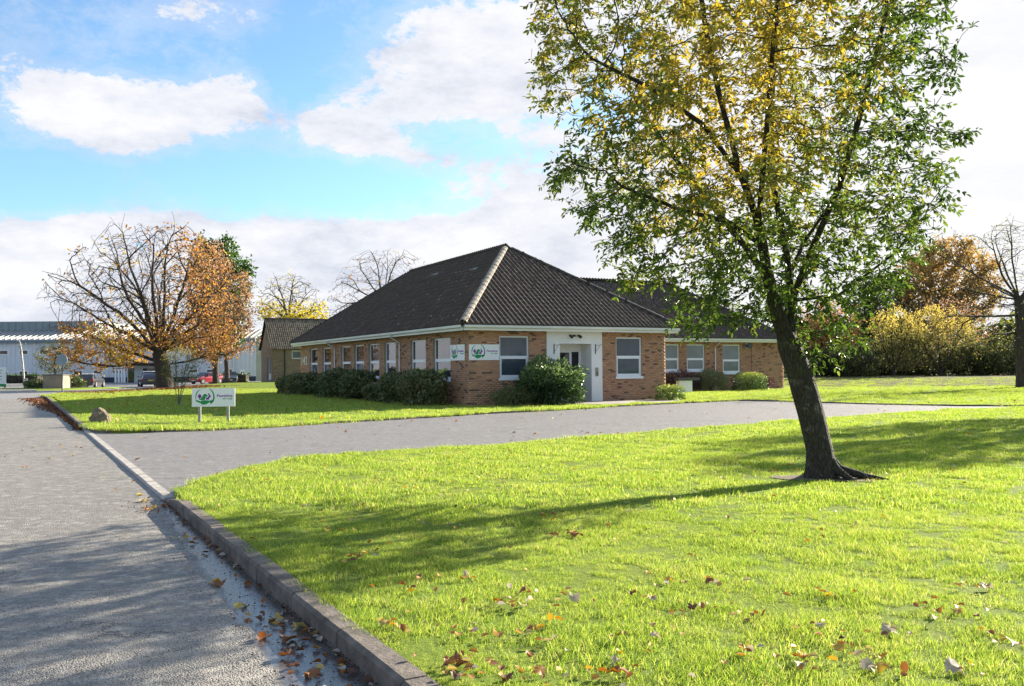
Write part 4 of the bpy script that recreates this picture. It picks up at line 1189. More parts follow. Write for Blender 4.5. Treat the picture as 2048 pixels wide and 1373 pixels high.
big = np.where(rad > .06)[0]; mid = np.where((rad <= .06) & (rad > .02))[0]; sm = np.where(rad <= .02)[0]
V, Fa = tubes(Q, par, rad, big, 18)
V = V + (vnoise(V[:, 0] * 9 + V[:, 2] * 4, V[:, 1] * 9 - V[:, 2] * 2, 1.3)[:, None]) * .008
link('trunk', npmesh('trunk', V, Fa, smooth=True), MAT['bark_main'], tree)
cid = np.full(len(P), -1)
for q in mid: cid[q] = cid[par[q]] if par[q] in set() or (par[q] >= 0 and cid[par[q]] >= 0) else q
for c_ in np.unique(cid[mid]):
    V, Fa = tubes(Q, par, rad, np.where(cid == c_)[0], 9); link('limb', npmesh('limb', V, Fa, smooth=True), MAT['bark_main'], tree)
V, Fa = tubes(Q, par, rad, sm, 5); link('twigs', npmesh('twigs', V, Fa, smooth=True), MAT['bark_main'], tree)['kind'] = 'stuff'
for a, l, rr in ((-12, .62, .07), (28, .5, .055), (-48, .3, .06), (100, .3, .05)):
    d = Vector((math.cos(R(a)), math.sin(R(a)), 0)); mb = MB()
    mb.tube([d * .12 + Vector((0, 0, .22)), d * .22 + Vector((0, 0, .08)), d * .22 + d * l * .5 + Vector((0, 0, .0)), d * .2 + d * l + Vector((0, 0, -.05))], [.05, rr, rr * .6, rr * .25], 8)
    mb.build('root', MAT['bark_main'], tree, smooth=True)
r = np.random.default_rng(5)
cand = np.where((rad < .009) & (np.arange(len(P)) >= n0))[0]
nl = 8600; i = r.choice(cand, nl); t = r.random(nl)[:, None]
C = Q[i] * t + Q[par[i]] * (1 - t)
tw = Q[i] - Q[par[i]]; tw /= np.linalg.norm(tw, axis=1)[:, None] + 1e-9
D = tw * .7 + r.normal(0, .75, (nl, 3)); D[:, 2] -= .12; D /= np.linalg.norm(D, axis=1)[:, None]
Cs, Ds, Ls, Vs, Ns = [], [], [], [], []
Wp = C + B
pxx = 1024 + Wp[:, 0] / Wp[:, 1] * F; pyy = 736 - (Wp[:, 2] - 1.5) / Wp[:, 1] * F
# autumn colour: yellow in the inner and upper middle crown, green at the right and lower rim (in metres round the stem)
xx = (Wp[:, 0] - 2.7) / 2.1; zz = (Wp[:, 2] - 5.5) / 2.2
yel = np.exp(-(xx ** 2 + zz ** 2) * .75) - .35 * ss((Wp[:, 0] - 4.2) / 1.5)
yel = yel + .33 * vnoise(Wp[:, 0], Wp[:, 2], 2.2, 1.0) + .1 * vnoise(Wp[:, 0] + Wp[:, 1], Wp[:, 2], 6, 2)
basev = np.clip(.18 - .12 * ss((Wp[:, 0] - 3.8) / 1.6) + .60 * yel + r.normal(0, .11, nl), 0, 1)
for q, (along, side) in enumerate([(.35, 1), (.35, -1), (.62, 1), (.62, -1), (.85, 1), (.85, -1), (1, 0)]):
    up_ = np.tile([0, 0, 1.], (nl, 1)) + r.normal(0, .35, (nl, 3)); S = np.cross(D, up_); S /= np.linalg.norm(S, axis=1)[:, None] + 1e-9
    rl = .17 * r.uniform(.8, 1.2, nl)[:, None]
    Cs.append(C + D * rl * along - np.array([0, 0, .03]) * along ** 2)
    dd = D * .55 + S * side * .85 + r.normal(0, .22, (nl, 3)); dd[:, 2] -= .30; dd /= np.linalg.norm(dd, axis=1)[:, None]
    Ds.append(dd); Ls.append(.078 * r.uniform(.7, 1.25, nl)); Vs.append(basev + r.normal(0, .05, nl)); Ns.append(np.tile([0, 0, 1.], (nl, 1)) + r.normal(0, .55, (nl, 3)))
Cs, Ds, Ls, Vs, Ns = map(np.concatenate, (Cs, Ds, Ls, Vs, Ns)); Vs = np.clip(Vs, 0, 1)
V, Fa = leaves(Cs, Ds, Ls, Ls * .42, .3, 3, Ns)
near = np.argsort(np.where((pyy_ := 736 - (Cs[:, 2] + B[2] - 1.5) / (Cs[:, 1] + B[1]) * F) > 10, Cs[:, 1], 99))[:600][::2]
isn = np.zeros(len(Cs), bool); isn[near] = True
Vr = V.reshape(-1, 6, 3); rest = ~isn
link('foliage', npmesh('foliage', Vr[rest].reshape(-1, 3), Fa[:rest.sum() * 2], np.repeat(Vs[rest], 2)), LM['ash'], tree)['kind'] = 'stuff'
for q in near:
    me = npmesh('leaf', Vr[q] - Cs[q], Fa[:2], np.repeat(Vs[q], 2)); link('leaf', me, LM['ash'], tree, tuple(Cs[q]))
# bare soil round its foot
ang = np.linspace(0, 2 * np.pi, 22, endpoint=False)
sheet('bare_soil', [(4.06 + math.cos(a) * .62 * (1 + .2 * math.sin(a * 3)), 11.7 + math.sin(a) * .42 * (1 + .2 * math.cos(a * 2 + 1))) for a in ang], lambda x, y: lawn_z(x, y) + .012, MAT['earth'], .2)

# ---- trees round the site
def ell(cx, cy, rx, ry, n=14, top=1.0):
    return [(cx + rx * math.cos(2 * math.pi * k / n), cy + ry * math.sin(2 * math.pi * k / n)) for k in range(n)]
def T(name, label, Y, stem, crown_, natt, depth, rb, rt, bark, leaf, step=.4, di=3.0, dk=.5, seed=1, extra=(), group=None, cat='tree', zb=None, **kw):
    """stem: list of (px,py[,dy]) from the ground up in photo pixels at distance Y"""
    pts = [p3(s[0], s[1], Y, s[2] if len(s) > 2 else 0) for s in stem]
    z0 = float(terrain(pts[0][0], pts[0][1])) if zb is None else zb
    pts[0][2] = z0 - .1
    ls = [pts] + [[p3(s[0], s[1], Y, s[2] if len(s) > 2 else 0) for s in e] for e in extra]
    a = crown_points(crown_, Y, natt, depth, seed + 20, None)
    return make_tree(name, label, (pts[0][0], pts[0][1], z0), ls, a, step, di, dk, rb, rt, bark, leaf, seed, group=group, cat=cat, **kw)

def fan(Y, targets, sd, dy=3.0):
    """limb ends for a forking tree: (nodes below the fork, point)"""
    r = np.random.default_rng(sd)
    return [(t_[2] if len(t_) > 2 else 0, p3(t_[0], t_[1], Y, r.uniform(-dy, dy))) for t_ in targets]
chest_crown = [(95, 600), (120, 570), (160, 540), (180, 500), (235, 470), (300, 448), (350, 452), (400, 470), (430, 500), (455, 560), (470, 620), (465, 680), (420, 715), (350, 700), (300, 700), (270, 735), (210, 715), (140, 725), (95, 715), (110, 690), (160, 680), (130, 650), (170, 640)]
def chest_col(Cw, r): 
    px = 1024 + Cw[:, 0] / Cw[:, 1] * F
    return .55 + .35 * np.exp(-((Cw[:, 0] + 31.8) / 2.5) ** 2) + r.normal(0, .2, len(Cw))
def chest_where(Pw):
    low = ss((6.2 - Pw[:, 2]) / 3.0); right_ = ss((Pw[:, 0] + 28.3) / 2.0)
    return np.clip(.04 + .85 * low + .30 * right_, 0, 1)
T('chestnut_tree', 'wide half-bare chestnut with a thick trunk and orange leaves on its lower branches', 73.2,
  [(332, 778), (326, 740), (318, 705)], chest_crown, 6500, 5.5, .58, .012, MAT['bark_dark'],
  dict(mat=LM['orange'], n=6500, L=.25, thr=.03, spread=.2, colour=chest_col, where=chest_where, WL=.6), step=.42, di=3.0, dk=.36, seed=4,
  targets=fan(73.2, [(125, 610), (150, 560), (190, 510), (235, 475), (280, 455), (325, 448), (370, 455), (405, 480), (440, 530), (460, 590), (450, 650), (105, 680, 2), (130, 712, 3), (200, 725, 3), (430, 705, 3), (250, 560), (340, 560), (300, 600), (380, 600)], 3, 5), ram=dict(dens=.9, ratio=.45, minlen=.6, ang=.65), maxn=20000)
T('maple_tree', 'rounded tree with dense rusty leaves and a slim trunk, right of the chestnut', 92,
  [(432, 768), (431, 740), (430, 715)], [(378, 630), (372, 560), (375, 500), (400, 478), (440, 490), (470, 530), (495, 580), (505, 640), (495, 690), (460, 722), (420, 732), (385, 715), (360, 680)], 2600, 4.0, .30, .016, MAT['bark_dark'],
  dict(mat=LM['brown'], n=8500, L=.26, thr=.08, spread=.25, WL=.6, colour=lambda C, r: .62 + .25 * vnoise(C[:, 0], C[:, 2], .9) - .25 * ss((C[:, 0] + 30.2) / 2) * ss((C[:, 2] - 3) / 4) + r.normal(0, .22, len(C))), step=.5, di=4, dk=.75, seed=6,
  targets=fan(92, [(380, 620), (385, 550), (405, 495), (440, 492), (475, 545), (495, 610), (495, 680), (375, 690, 1), (430, 560)], 9, 3), ram=dict(minlen=.6, ratio=.45), maxn=12000)
T('poplar_tree', 'tall bright green tree rising behind the rusty maple', 108,
  [(455, 765), (452, 700), (450, 620), (445, 540)], [(385, 520), (388, 475), (405, 462), (430, 485), (445, 470), (470, 475), (478, 520), (505, 520), (508, 560), (490, 620), (490, 690), (440, 700), (410, 660), (395, 600)], 900, 2.6, .28, .03, MAT['bark_dark'],
  dict(mat=LM['green'], n=11000, L=.38, thr=.12, spread=.32, WL=.55, colour=lambda C, r: .6 + r.normal(0, .28, len(C))), step=.6, di=5, dk=.9, seed=8)
T('bare_ash_tree', 'leafless tree with upswept twigs showing over the left slope of the main roof', 84,
  [(760, 765), (762, 680), (765, 600)], [(655, 600), (665, 570), (700, 530), (715, 510), (770, 500), (830, 505), (860, 525), (850, 570), (800, 620), (740, 650), (690, 650), (640, 640)], 2400, 3.2, .24, .009, MAT['bark_dark'], dict(mat=LM['orange'], n=160, L=.2, thr=.03, spread=.1), step=.36, di=2.5, dk=.33, seed=9,
  targets=fan(84, [(660, 590), (680, 560), (710, 530), (745, 508), (785, 505), (825, 515), (850, 555), (760, 570)], 5, 3), ram=dict(minlen=.5, ratio=.45), maxn=12000)
T('yellow_lime_tree', 'tree with bare upper branches and bright yellow lower leaves behind the tan outbuilding', 125,
  [(580, 760), (578, 700), (577, 640)], [(512, 640), (515, 600), (535, 565), (560, 548), (600, 548), (630, 570), (650, 600), (660, 640), (600, 660), (540, 660)], 1900, 4.5, .42, .018, MAT['bark_grey'],
  dict(mat=LM['yellow'], n=2300, L=.36, thr=.09, spread=.3, where=lambda P: np.clip(ss((11.5 - P[:, 2]) / 3) * .9 + .03, 0, 1)), step=.5, di=3.5, dk=.5, seed=12,
  targets=fan(125, [(520, 610), (540, 575), (562, 553), (595, 552), (625, 575), (648, 612), (580, 600)], 6, 4), ram=dict(minlen=.8, ratio=.45), maxn=12000)
T('young_birch', 'thin white-stemmed young birch standing in front of the pale factory wall', 88, [(50, 770), (46, 735), (42, 700), (39, 682)], ell(42, 690, 14, 16), 40, .6, .09, .015, MAT['bark_birch'], None, step=.3, di=2, dk=.4, seed=13, flare=1.0)
T('yellowing_small_tree', 'small tree with thin pale yellow leaves behind the tan bin store', 84, [(112, 772), (110, 745), (108, 725)], [(70, 735), (72, 700), (90, 680), (120, 678), (145, 695), (152, 725), (130, 745), (90, 748)], 350, 1.8, .1, .012, MAT['bark_grey'],
  dict(mat=LM['olive'], n=1500, L=.16, thr=.04, spread=.16, colour=lambda C, r: .85 + r.normal(0, .2, len(C))), step=.25, di=2, dk=.35, seed=14)
T('twiggy_young_tree', 'slender multi-stemmed young tree with pale sparse leaves standing on the lawn behind the sign', 36.8,
  [(358, 815), (357, 780), (352, 740), (350, 710)], [(322, 745), (325, 715), (345, 690), (385, 695), (405, 720), (400, 755), (375, 775), (345, 775), (328, 765)], 420, .7, .028, .005, MAT['bark_grey'],
  dict(mat=LM['olive'], n=1900, L=.06, thr=.012, spread=.06, colour=lambda C, r: .7 + r.normal(0, .25, len(C))), step=.12, di=.9, dk=.15, seed=15, flare=1.0,
  extra=[[(358, 812), (364, 770), (372, 730)], [(357, 812), (350, 775), (338, 740)], [(358, 812), (361, 780, .3), (368, 750, .4)]])

# right-hand belt of trees
belt = 'trees and bushes along the far right bank'
def belt_tree(name, label, Y, stem, crown_, n, mat, L, natt=700, depth=3.5, rb=.25, colour=None, **kw):
    kw.setdefault('step', .5); kw.setdefault('di', 4); kw.setdefault('dk', .8)
    return T(name, label, Y, stem, crown_, natt, depth, rb, .02, kw.pop('bark', MAT['bark_dark']), dict(mat=mat, n=n, L=L, thr=.07, spread=kw.pop('spread', .28), WL=.6, **({'colour': colour} if colour else {}), **({'where': kw.pop('where')} if 'where' in kw else {})), group=belt, **kw)
belt_tree('orange_oak', 'tallest orange-brown tree of the far right bank', 96, [(1885, 755), (1882, 680), (1880, 610)], [(1795, 590), (1800, 540), (1840, 495), (1890, 474), (1950, 482), (1990, 520), (2000, 570), (1980, 630), (1930, 660), (1850, 660), (1810, 640)], 15000, LM['rust_olive'], .30, 1800, 4.5, .4, seed=21, colour=lambda C, r: .55 + .35 * ss((C[:, 2] - 8) / 4) + r.normal(0, .2, len(C)))
belt_tree('dark_pine', 'dark grey-green thin tree between the leaning tree and the orange oak', 100, [(1745, 755), (1742, 650), (1740, 580)], [(1690, 660), (1700, 600), (1720, 560), (1760, 545), (1800, 560), (1830, 600), (1840, 660), (1780, 690), (1720, 690)], 9500, LM['olive'], .26, 1200, 3.5, .28, seed=22, colour=lambda C, r: .2 + r.normal(0, .12, len(C)))
for k, (cx, top, wd, lab) in enumerate(((1786, 612, 52, 'left one of two rounded yellow bushes at the far right bank'), (1880, 612, 78, 'right one of two rounded yellow bushes at the far right bank, the wider'))):
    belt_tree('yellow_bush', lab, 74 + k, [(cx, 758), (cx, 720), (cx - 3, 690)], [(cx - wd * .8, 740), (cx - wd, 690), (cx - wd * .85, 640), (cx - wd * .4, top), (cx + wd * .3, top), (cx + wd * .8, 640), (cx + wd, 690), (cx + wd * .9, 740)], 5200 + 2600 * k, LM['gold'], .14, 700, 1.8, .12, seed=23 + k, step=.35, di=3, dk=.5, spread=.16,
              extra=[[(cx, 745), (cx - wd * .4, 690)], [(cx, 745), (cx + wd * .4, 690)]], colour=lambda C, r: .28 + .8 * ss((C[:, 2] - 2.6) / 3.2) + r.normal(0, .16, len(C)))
belt_tree('pink_spindle', 'pinkish brown twiggy tree above the yellow bushes', 82, [(1905, 757), (1903, 690)], [(1840, 660), (1850, 610), (1890, 590), (1950, 600), (1990, 650), (1990, 710), (1940, 730), (1860, 720)], 2600, LM['brown'], .16, 900, 2.5, .14, seed=26, step=.35, di=3, dk=.5, bark=MAT['bark_grey'], colour=lambda C, r: .7 + r.normal(0, .15, len(C)))
belt_tree('red_maple', 'orange-red small tree seen just behind the leaning trunk', 78, [(1665, 757), (1663, 700)], [(1590, 700), (1595, 620), (1640, 585), (1700, 600), (1725, 660), (1715, 715), (1660, 735), (1610, 730)], 4200, LM['orange'], .2, 500, 2.2, .15, seed=27, colour=lambda C, r: .5 + r.normal(0, .22, len(C)))
for k, (cx, Y, lab) in enumerate(((1640, 76, 'low dark green bush furthest left on the right bank'), (1700, 74, 'low dark green bush beside the furthest left one'), (1765, 79, 'dark olive bush under the left yellow bush'), (1840, 80, 'dark olive bush between the two yellow bushes'), (1925, 77, 'tangled olive bush right of the yellow bushes'), (1990, 76, 'tangled olive bush beside the bare oak trunk'), (2060, 78, 'olive bush cut by the right picture edge'), (2140, 80, 'olive bush beyond the right picture edge'))):
    hgt = 700 if k < 2 else (722, 718, 690, 672, 655, 650)[k - 2]
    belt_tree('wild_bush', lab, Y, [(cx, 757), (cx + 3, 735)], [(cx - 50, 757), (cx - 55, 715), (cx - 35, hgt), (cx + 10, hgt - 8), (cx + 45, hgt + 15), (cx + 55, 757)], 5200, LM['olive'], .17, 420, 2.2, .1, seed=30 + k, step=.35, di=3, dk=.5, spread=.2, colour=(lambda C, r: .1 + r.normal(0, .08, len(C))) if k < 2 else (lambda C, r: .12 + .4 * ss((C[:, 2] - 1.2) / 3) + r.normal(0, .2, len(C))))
oak_crown = [(1868, 470), (1880, 455), (1950, 470), (2000, 450), (2060, 440), (2150, 450), (2250, 520), (2260, 650), (2180, 720), (2060, 700), (1960, 720), (1880, 690), (1850, 640), (1960, 620), (1985, 560), (1960, 520)]
T('bare_oak', 'dark thick-trunked half-bare oak at the right picture edge', 55, [(2046, 780), (2042, 700), (2044, 640), (2040, 600)], oak_crown, 4200, 4.0, .36, .008, MAT['bark_dark'],
  dict(mat=LM['olive'], n=1600, L=.13, thr=.03, spread=.12, colour=lambda C, r: .7 + r.normal(0, .2, len(C))), step=.34, di=2.5, dk=.36, seed=41, maxn=16000,
  targets=fan(55, [(1870, 480), (1885, 540), (1920, 460), (1965, 470), (2005, 452), (2050, 440), (2110, 450), (2180, 500), (2220, 600), (1865, 640, 3), (1930, 600, 1), (1900, 690, 6), (2180, 660, 3)], 7, 3.5), ram=dict(minlen=.4, ratio=.45))
# far woodland closing the view
def woodland(name, label, px0, px1, Y, top, mat, n, seed, lo=760):
    r = np.random.default_rng(seed); px = r.uniform(px0, px1, n); yt = top + 14 * np.sin(px * .045 + seed) + 9 * np.sin(px * .11) + 6 * np.sin(px * .31)
    py = lo - (lo - yt) * r.random(n) ** .75; X = (px - 1024) / F * Y; yh = 736 - (px - 1024) * ROLL
    C = np.stack([X, Y + r.uniform(-4, 4, n), np.maximum(1.5 + (yh - py) / F * Y, -.2)], 1); D = r.normal(0, 1, (n, 3)); D /= np.linalg.norm(D, axis=1)[:, None]
    Ls = r.uniform(.35, .8, n); V, Fa = leaves(C, D, Ls, Ls * .8, seed=seed)
    tag(link(name, npmesh(name, V, Fa, np.repeat(np.clip(.3 + .25 * np.sin(px * .05) + r.normal(0, .2, n), 0, 1), 2)), mat), label, 'woodland', None, 'stuff')
woodland('far_woodland', 'hazy autumn woodland closing the view beyond the right bank', 1560, 2300, 118, 650, LM['olive'], 14000, 51)
woodland('distant_trees', 'low distant tree line behind the factory and outbuilding', -120, 700, 165, 690, LM['brown'], 7000, 52, lo=765)

# the tree that stands beyond the right edge of the picture and shades the lawn
T('garden_tree', 'green tree just outside the right edge whose shadow falls on the lawn', 27, [(2330, 835), (2330, 760), (2330, 690)], [(2110, 560), (2130, 420), (2200, 330), (2330, 290), (2460, 340), (2530, 450), (2520, 580), (2440, 650), (2330, 670), (2200, 650)], 900, 3.0, .2, .012, MAT['bark_dark'],
  dict(mat=LM['green'], n=15000, L=.14, thr=.04, spread=.15), step=.25, di=2.5, dk=.4, seed=61, zb=.04)

# ------------------------------------------------------------------ shrubs
def bush(name, label, c, rx, ry, h, n, mat, L, seed, lumps=.18, group=None, flat=0.0, WL=.5, colour=None, rz=0.0, open_=0.0):
    r = np.random.default_rng(seed); zb = float(lawn_z(np.array(c[0]), np.array(c[1]))) - .02
    root = empty(name, (c[0], c[1], zb), rz, label, 'shrub', group)
    d = r.normal(0, 1, (n, 3)); d[:, 2] = np.where(d[:, 2] < 0, d[:, 2] * .8, d[:, 2]); d /= np.linalg.norm(d, axis=1)[:, None]
    lump = 1 + lumps * (vnoise(d[:, 0] * 4 + seed, d[:, 1] * 4 + d[:, 2] * 5, 1.0, seed) + .6 * vnoise(d[:, 0] * 9, d[:, 1] * 9 + d[:, 2] * 11, 1.0, seed + 3))
    rr = (1 - r.random(n) ** 2 * .55) * lump
    if flat: d2 = np.sign(d) * np.abs(d) ** (1 - flat * .5)
    else: d2 = d
    C = np.stack([d2[:, 0] * rx * rr, d2[:, 1] * ry * rr, h * .5 + d2[:, 2] * h * .5 * rr], 1)
    dwn = d[:, 2] < 0; k_ = 1 / np.maximum(np.sqrt(1 - np.minimum(d[:, 2] ** 2, .75)), .5); C[dwn, 0] *= k_[dwn] * .95; C[dwn, 1] *= k_[dwn] * .95
    low = C[:, 2] < .02; C[low, 2] = r.uniform(.0, .25 * h, low.sum())
    D = d + r.normal(0, .6, (n, 3)); D /= np.linalg.norm(D, axis=1)[:, None]
    Ls = L * r.uniform(.6, 1.3, n); V, Fa = leaves(C, D, Ls, Ls * WL, seed=seed)
    val = colour(C, r) if colour else r.random(n)
    link('foliage', npmesh('foliage', V, Fa, np.repeat(np.clip(val, 0, 1), 2)), mat, root)['kind'] = 'stuff'
    mb = MB()
    for k in range(9):
        a = r.uniform(0, 6.28); q = r.uniform(.3, .8)
        mb.tube([(r.uniform(-.1, .1) * rx, r.uniform(-.1, .1) * ry, -.02), (math.cos(a) * rx * q * .5, math.sin(a) * ry * q * .5, h * .4), (math.cos(a) * rx * q, math.sin(a) * ry * q, h * .8)], [.022, .015, .006], 5)
    mb.build('stems', MAT['bark_dark'], root)
    return root
gl = 'dark laurel shrubs under the side windows'
side = [(23.3, -1.1, 1.45, 1.1, 1.12, 'furthest left dark shrub under the side windows', 'laurel'), (19.7, -1.25, 1.5, 1.3, 1.28, 'second dark shrub from the left under the side windows, with brownish leaves', 'laurel'),
        (15.9, -1.0, 1.0, .9, 1.0, 'small green shrub third from the left under the side windows', 'laurel'), (13.0, -1.2, 1.45, 1.35, 1.5, 'tallest dark green shrub in the middle of the side wall', 'laurel'), (10.3, -1.1, 1.05, 1.15, 1.38, 'dark green shrub right of the tallest one under the side windows', 'laurel'),
        (7.2, -1.0, .9, .95, .85, 'lower brown-green shrub under the wide side window left of the corner', 'laurel'), (4.6, -1.15, 1.1, 1.2, 1.32, 'brown-green rounded shrub second from the corner', 'laurel'), (1.75, -1.2, 1.2, 1.2, 1.45, 'large brown-green shrub nearest the brick corner', 'laurel')]
for k, (v, u, rl, rw, h, lab, mt) in enumerate(side):
    q = bw(u, v); bush('laurel_shrub', lab, q, rw * .80, rl * .84, h, 5200, LM[mt], .12, 70 + k, group=gl, rz=TH, colour=(lambda C, r: .5 + r.normal(0, .3, len(C))) if k in (2, 3, 4) else (lambda C, r: .62 + r.normal(0, .33, len(C))))
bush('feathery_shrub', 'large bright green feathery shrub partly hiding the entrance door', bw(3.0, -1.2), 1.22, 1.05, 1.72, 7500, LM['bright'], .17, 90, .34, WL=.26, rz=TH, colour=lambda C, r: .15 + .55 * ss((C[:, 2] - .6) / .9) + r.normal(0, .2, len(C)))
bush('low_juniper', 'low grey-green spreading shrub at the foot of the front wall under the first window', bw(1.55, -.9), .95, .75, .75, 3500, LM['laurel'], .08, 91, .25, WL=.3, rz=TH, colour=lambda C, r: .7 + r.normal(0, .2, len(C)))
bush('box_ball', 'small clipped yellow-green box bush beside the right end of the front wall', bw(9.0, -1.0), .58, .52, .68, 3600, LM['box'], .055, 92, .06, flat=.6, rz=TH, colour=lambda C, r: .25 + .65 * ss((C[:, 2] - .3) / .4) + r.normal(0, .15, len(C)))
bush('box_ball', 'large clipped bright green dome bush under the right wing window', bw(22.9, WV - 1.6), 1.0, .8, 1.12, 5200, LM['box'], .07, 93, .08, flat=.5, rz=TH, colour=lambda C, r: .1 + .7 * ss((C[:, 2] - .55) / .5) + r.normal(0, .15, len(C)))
bush('purple_berberis', 'dark purple shrub under the left wing window', bw(18.3, WV - 1.0), 1.25, .8, 1.25, 4200, LM['purple'], .07, 94, .12, rz=TH)
bush('green_shrub', 'soft green shrub between the wing windows', bw(20.3, WV - 1.1), 1.05, .8, 1.3, 4200, LM['laurel'], .08, 95, .2, rz=TH, colour=lambda C, r: .8 + r.normal(0, .15, len(C)))
bush('reddish_shrub', 'small reddish shrub against the wing wall near its right end', bw(24.9, WV - .7), .7, .5, .85, 2200, LM['purple'], .06, 96, .25, rz=TH, colour=lambda C, r: .85 + r.normal(0, .2, len(C)))
dg = 'shrubs beside the tan bin store'
bush('store_shrub', 'olive shrub left of the tan bin store', (-42.3, 79.5), .9, .8, .9, 1500, LM['laurel'], .16, 97, group=dg)
bush('store_shrub', 'olive shrub right of the tan bin store', (-39.7, 80.5), 1.2, 1.0, 1.3, 1800, LM['laurel'], .16, 98, group=dg)
# clipped hedges against the factory
def hedge(label, x0, x1, y, d, h, seed):
    r = np.random.default_rng(seed); n = int((x1 - x0) * 260); zb = float(terrain(np.array((x0 + x1) / 2), np.array(y)))
    root = empty('hedge', ((x0 + x1) / 2, y, zb), 0, label, 'hedge', 'dark clipped hedges at the factory')
    C = np.stack([r.uniform(x0, x1, n) - (x0 + x1) / 2, r.uniform(-d, d, n), r.uniform(0, h, n)], 1)
    D = r.normal(0, 1, (n, 3)); D /= np.linalg.norm(D, axis=1)[:, None]; Ls = r.uniform(.15, .3, n)
    V, Fa = leaves(C, D, Ls, Ls * .6, seed=seed); link('foliage', npmesh('foliage', V, Fa, np.repeat(r.random(n) * .7, 2)), LM['green'], root)['kind'] = 'stuff'
    MB().box(-(x1 - x0) / 2 + .1, (x1 - x0) / 2 - .1, -d + .15, d - .15, 0, h - .15).build('stems', MAT['bark_dark'], root)
hedge('long dark clipped hedge at the left picture edge before the factory', -74, -60, 114, .8, 1.4, 101)
hedge('short dark clipped hedge just left of the tan outbuilding', -37.6, -34.2, 116, .8, 1.3, 102)

# ------------------------------------------------------------------ tan brick outbuilding
def outbuilding():
    # gable end looks towards the road; ridge runs to the right behind the main roof
    Y = 97.0
    gx0, gx1 = p3(501, 765, Y)[0], p3(545, 765, Y)[0]
    a = R(20)
    root = empty('outbuilding', ((gx0 + gx1) / 2, Y, .1), 0, 'small tan brick gabled outbuilding with a blue door left behind the main building', 'building')
    gw = 5.2; ang = R(38)    # gable wall direction from the near-right corner
    # local frame: corner at right of the gable = near corner
    c = np.array([gx1 - root.location.x, 0.0])
    dg_ = np.array([-math.cos(R(62)), math.sin(R(62))]); dl = np.array([math.cos(R(28)), math.sin(R(28))])   # gable runs left-back, long wall runs right-back
    gw = 5.5; ln = 11.0; ze = 3.75; zr_ = 7.0
    def P(g, l, z): q = c + dg_ * g + dl * l; return (float(q[0]), float(q[1]), z)
    gd = Vector((*dg_, 0)); ld = Vector((*dl, 0)); p0 = Vector(P(0, 0, 0))
    ng = -ld; nl_ = -gd
    # long wall with a strip window
    ow = [(2.1, 5.9, 2.55, 3.45)]
    wall_panel(root, p0, ld, nl_, ln, -.2, ze, ow, MAT['mortar']); global BL, BH
    brickwork(root, p0, ld, nl_, ln, -.2, ze, ow, MAT['tan_brick'])
    # gable wall
    od = [(1.35, 2.55, -.2, 2.6)]
    wall_panel(root, p0, gd, ng, gw, -.2, ze, od, MAT['mortar']); brickwork(root, p0, gd, ng, gw, -.2, ze, od, MAT['tan_brick'])
    mb = MB(); mb.poly([P(0, 0, ze), P(gw, 0, ze), P(gw / 2, 0, zr_)]); mb.build('gable', MAT['mortar'], root)
    # bricks of the gable triangle
    rc = []
    row = 0; z_ = ze
    while z_ < zr_ - .1:
        inset = (z_ - ze) / (zr_ - ze) * gw / 2
        u = inset - (row % 2) * .1
        while u < gw - inset:
            a_, b_ = max(u, inset), min(u + BL - JT, gw - inset)
            if b_ - a_ > .05: rc.append((a_, b_, z_, z_ + BH - JT))
            u += BL
        z_ += BH; row += 1
    Rr = np.array(rc); n = len(Rr); N = np.array(ng); Dd = np.array(gd); P0 = np.array(p0)
    def pt(u, z): return P0[None] + u[:, None] * Dd[None] + .009 * N[None] + np.stack([0 * z, 0 * z, z], 1)
    V = np.stack([pt(Rr[:, q], Rr[:, w_]) for q, w_ in ((0, 2), (1, 2), (1, 3), (0, 3))], 1).reshape(-1, 3)
    tag(link('gable_brickwork', npmesh('gb', V, np.arange(n * 4).reshape(-1, 4), rng.random(n)), MAT['tan_brick'], root), kind='stuff')
    mb = MB(); o = [P(1.36, .10, -.1), P(2.54, .10, -.1), P(2.54, .10, 2.59), P(1.36, .10, 2.59)]; mb.prism(o, tuple(ld * .05)); mb.build('door', MAT['blue_door'], root)
    window(root, p0, ld, nl_, 2.1, 5.9, 2.55, 3.45, MAT['glass_wing'], .001, .05, False)
    mb = MB(); mb.prism([P(gw / 2 - .05, -.012, 4.6), P(gw / 2 + .05, -.012, 4.6), P(gw / 2 + .05, -.012, 5.5), P(gw / 2 - .05, -.012, 5.5)], tuple(ld * -.01)); mb.build('vent_slot', MAT['black'], root)
    mb = MB(); mb.prism([P(.45, -.012, .3), P(.9, -.012, .3), P(.9, -.012, .95), P(.45, -.012, .95)], tuple(ld * -.15)); mb.build('meter_box', MAT['upvc'], root)
    mb = MB(); mb.tube([P(-.1, 1.3, ze - .1), P(-.1, 1.3, 0)], .06, 6); mb.build('downpipe', MAT['black'], root)
    mb = MB(); mb.prism([P(gw, 0, -.2), P(gw, ln, -.2), P(gw, ln, ze), P(gw, 0, ze)], tuple(gd * -.1)); mb.build('wall', MAT['mortar'], root)
    o_ = .25
    tiled_slope(root, [P(-o_, -o_, ze - .12), P(-o_, ln, ze - .12), P(gw / 2, ln, zr_ + .05), P(gw / 2, -o_, zr_ + .05)], MAT['tile2'], 0)
    tiled_slope(root, [P(gw + o_, ln, ze - .12), P(gw + o_, -o_, ze - .12), P(gw / 2, -o_, zr_ + .05), P(gw / 2, ln, zr_ + .05)], MAT['tile2'], 0)
    cap_run(root, P(gw / 2, -o_, zr_ + .08), P(gw / 2, ln, zr_ + .08), MAT['ridge_dark'], .12)
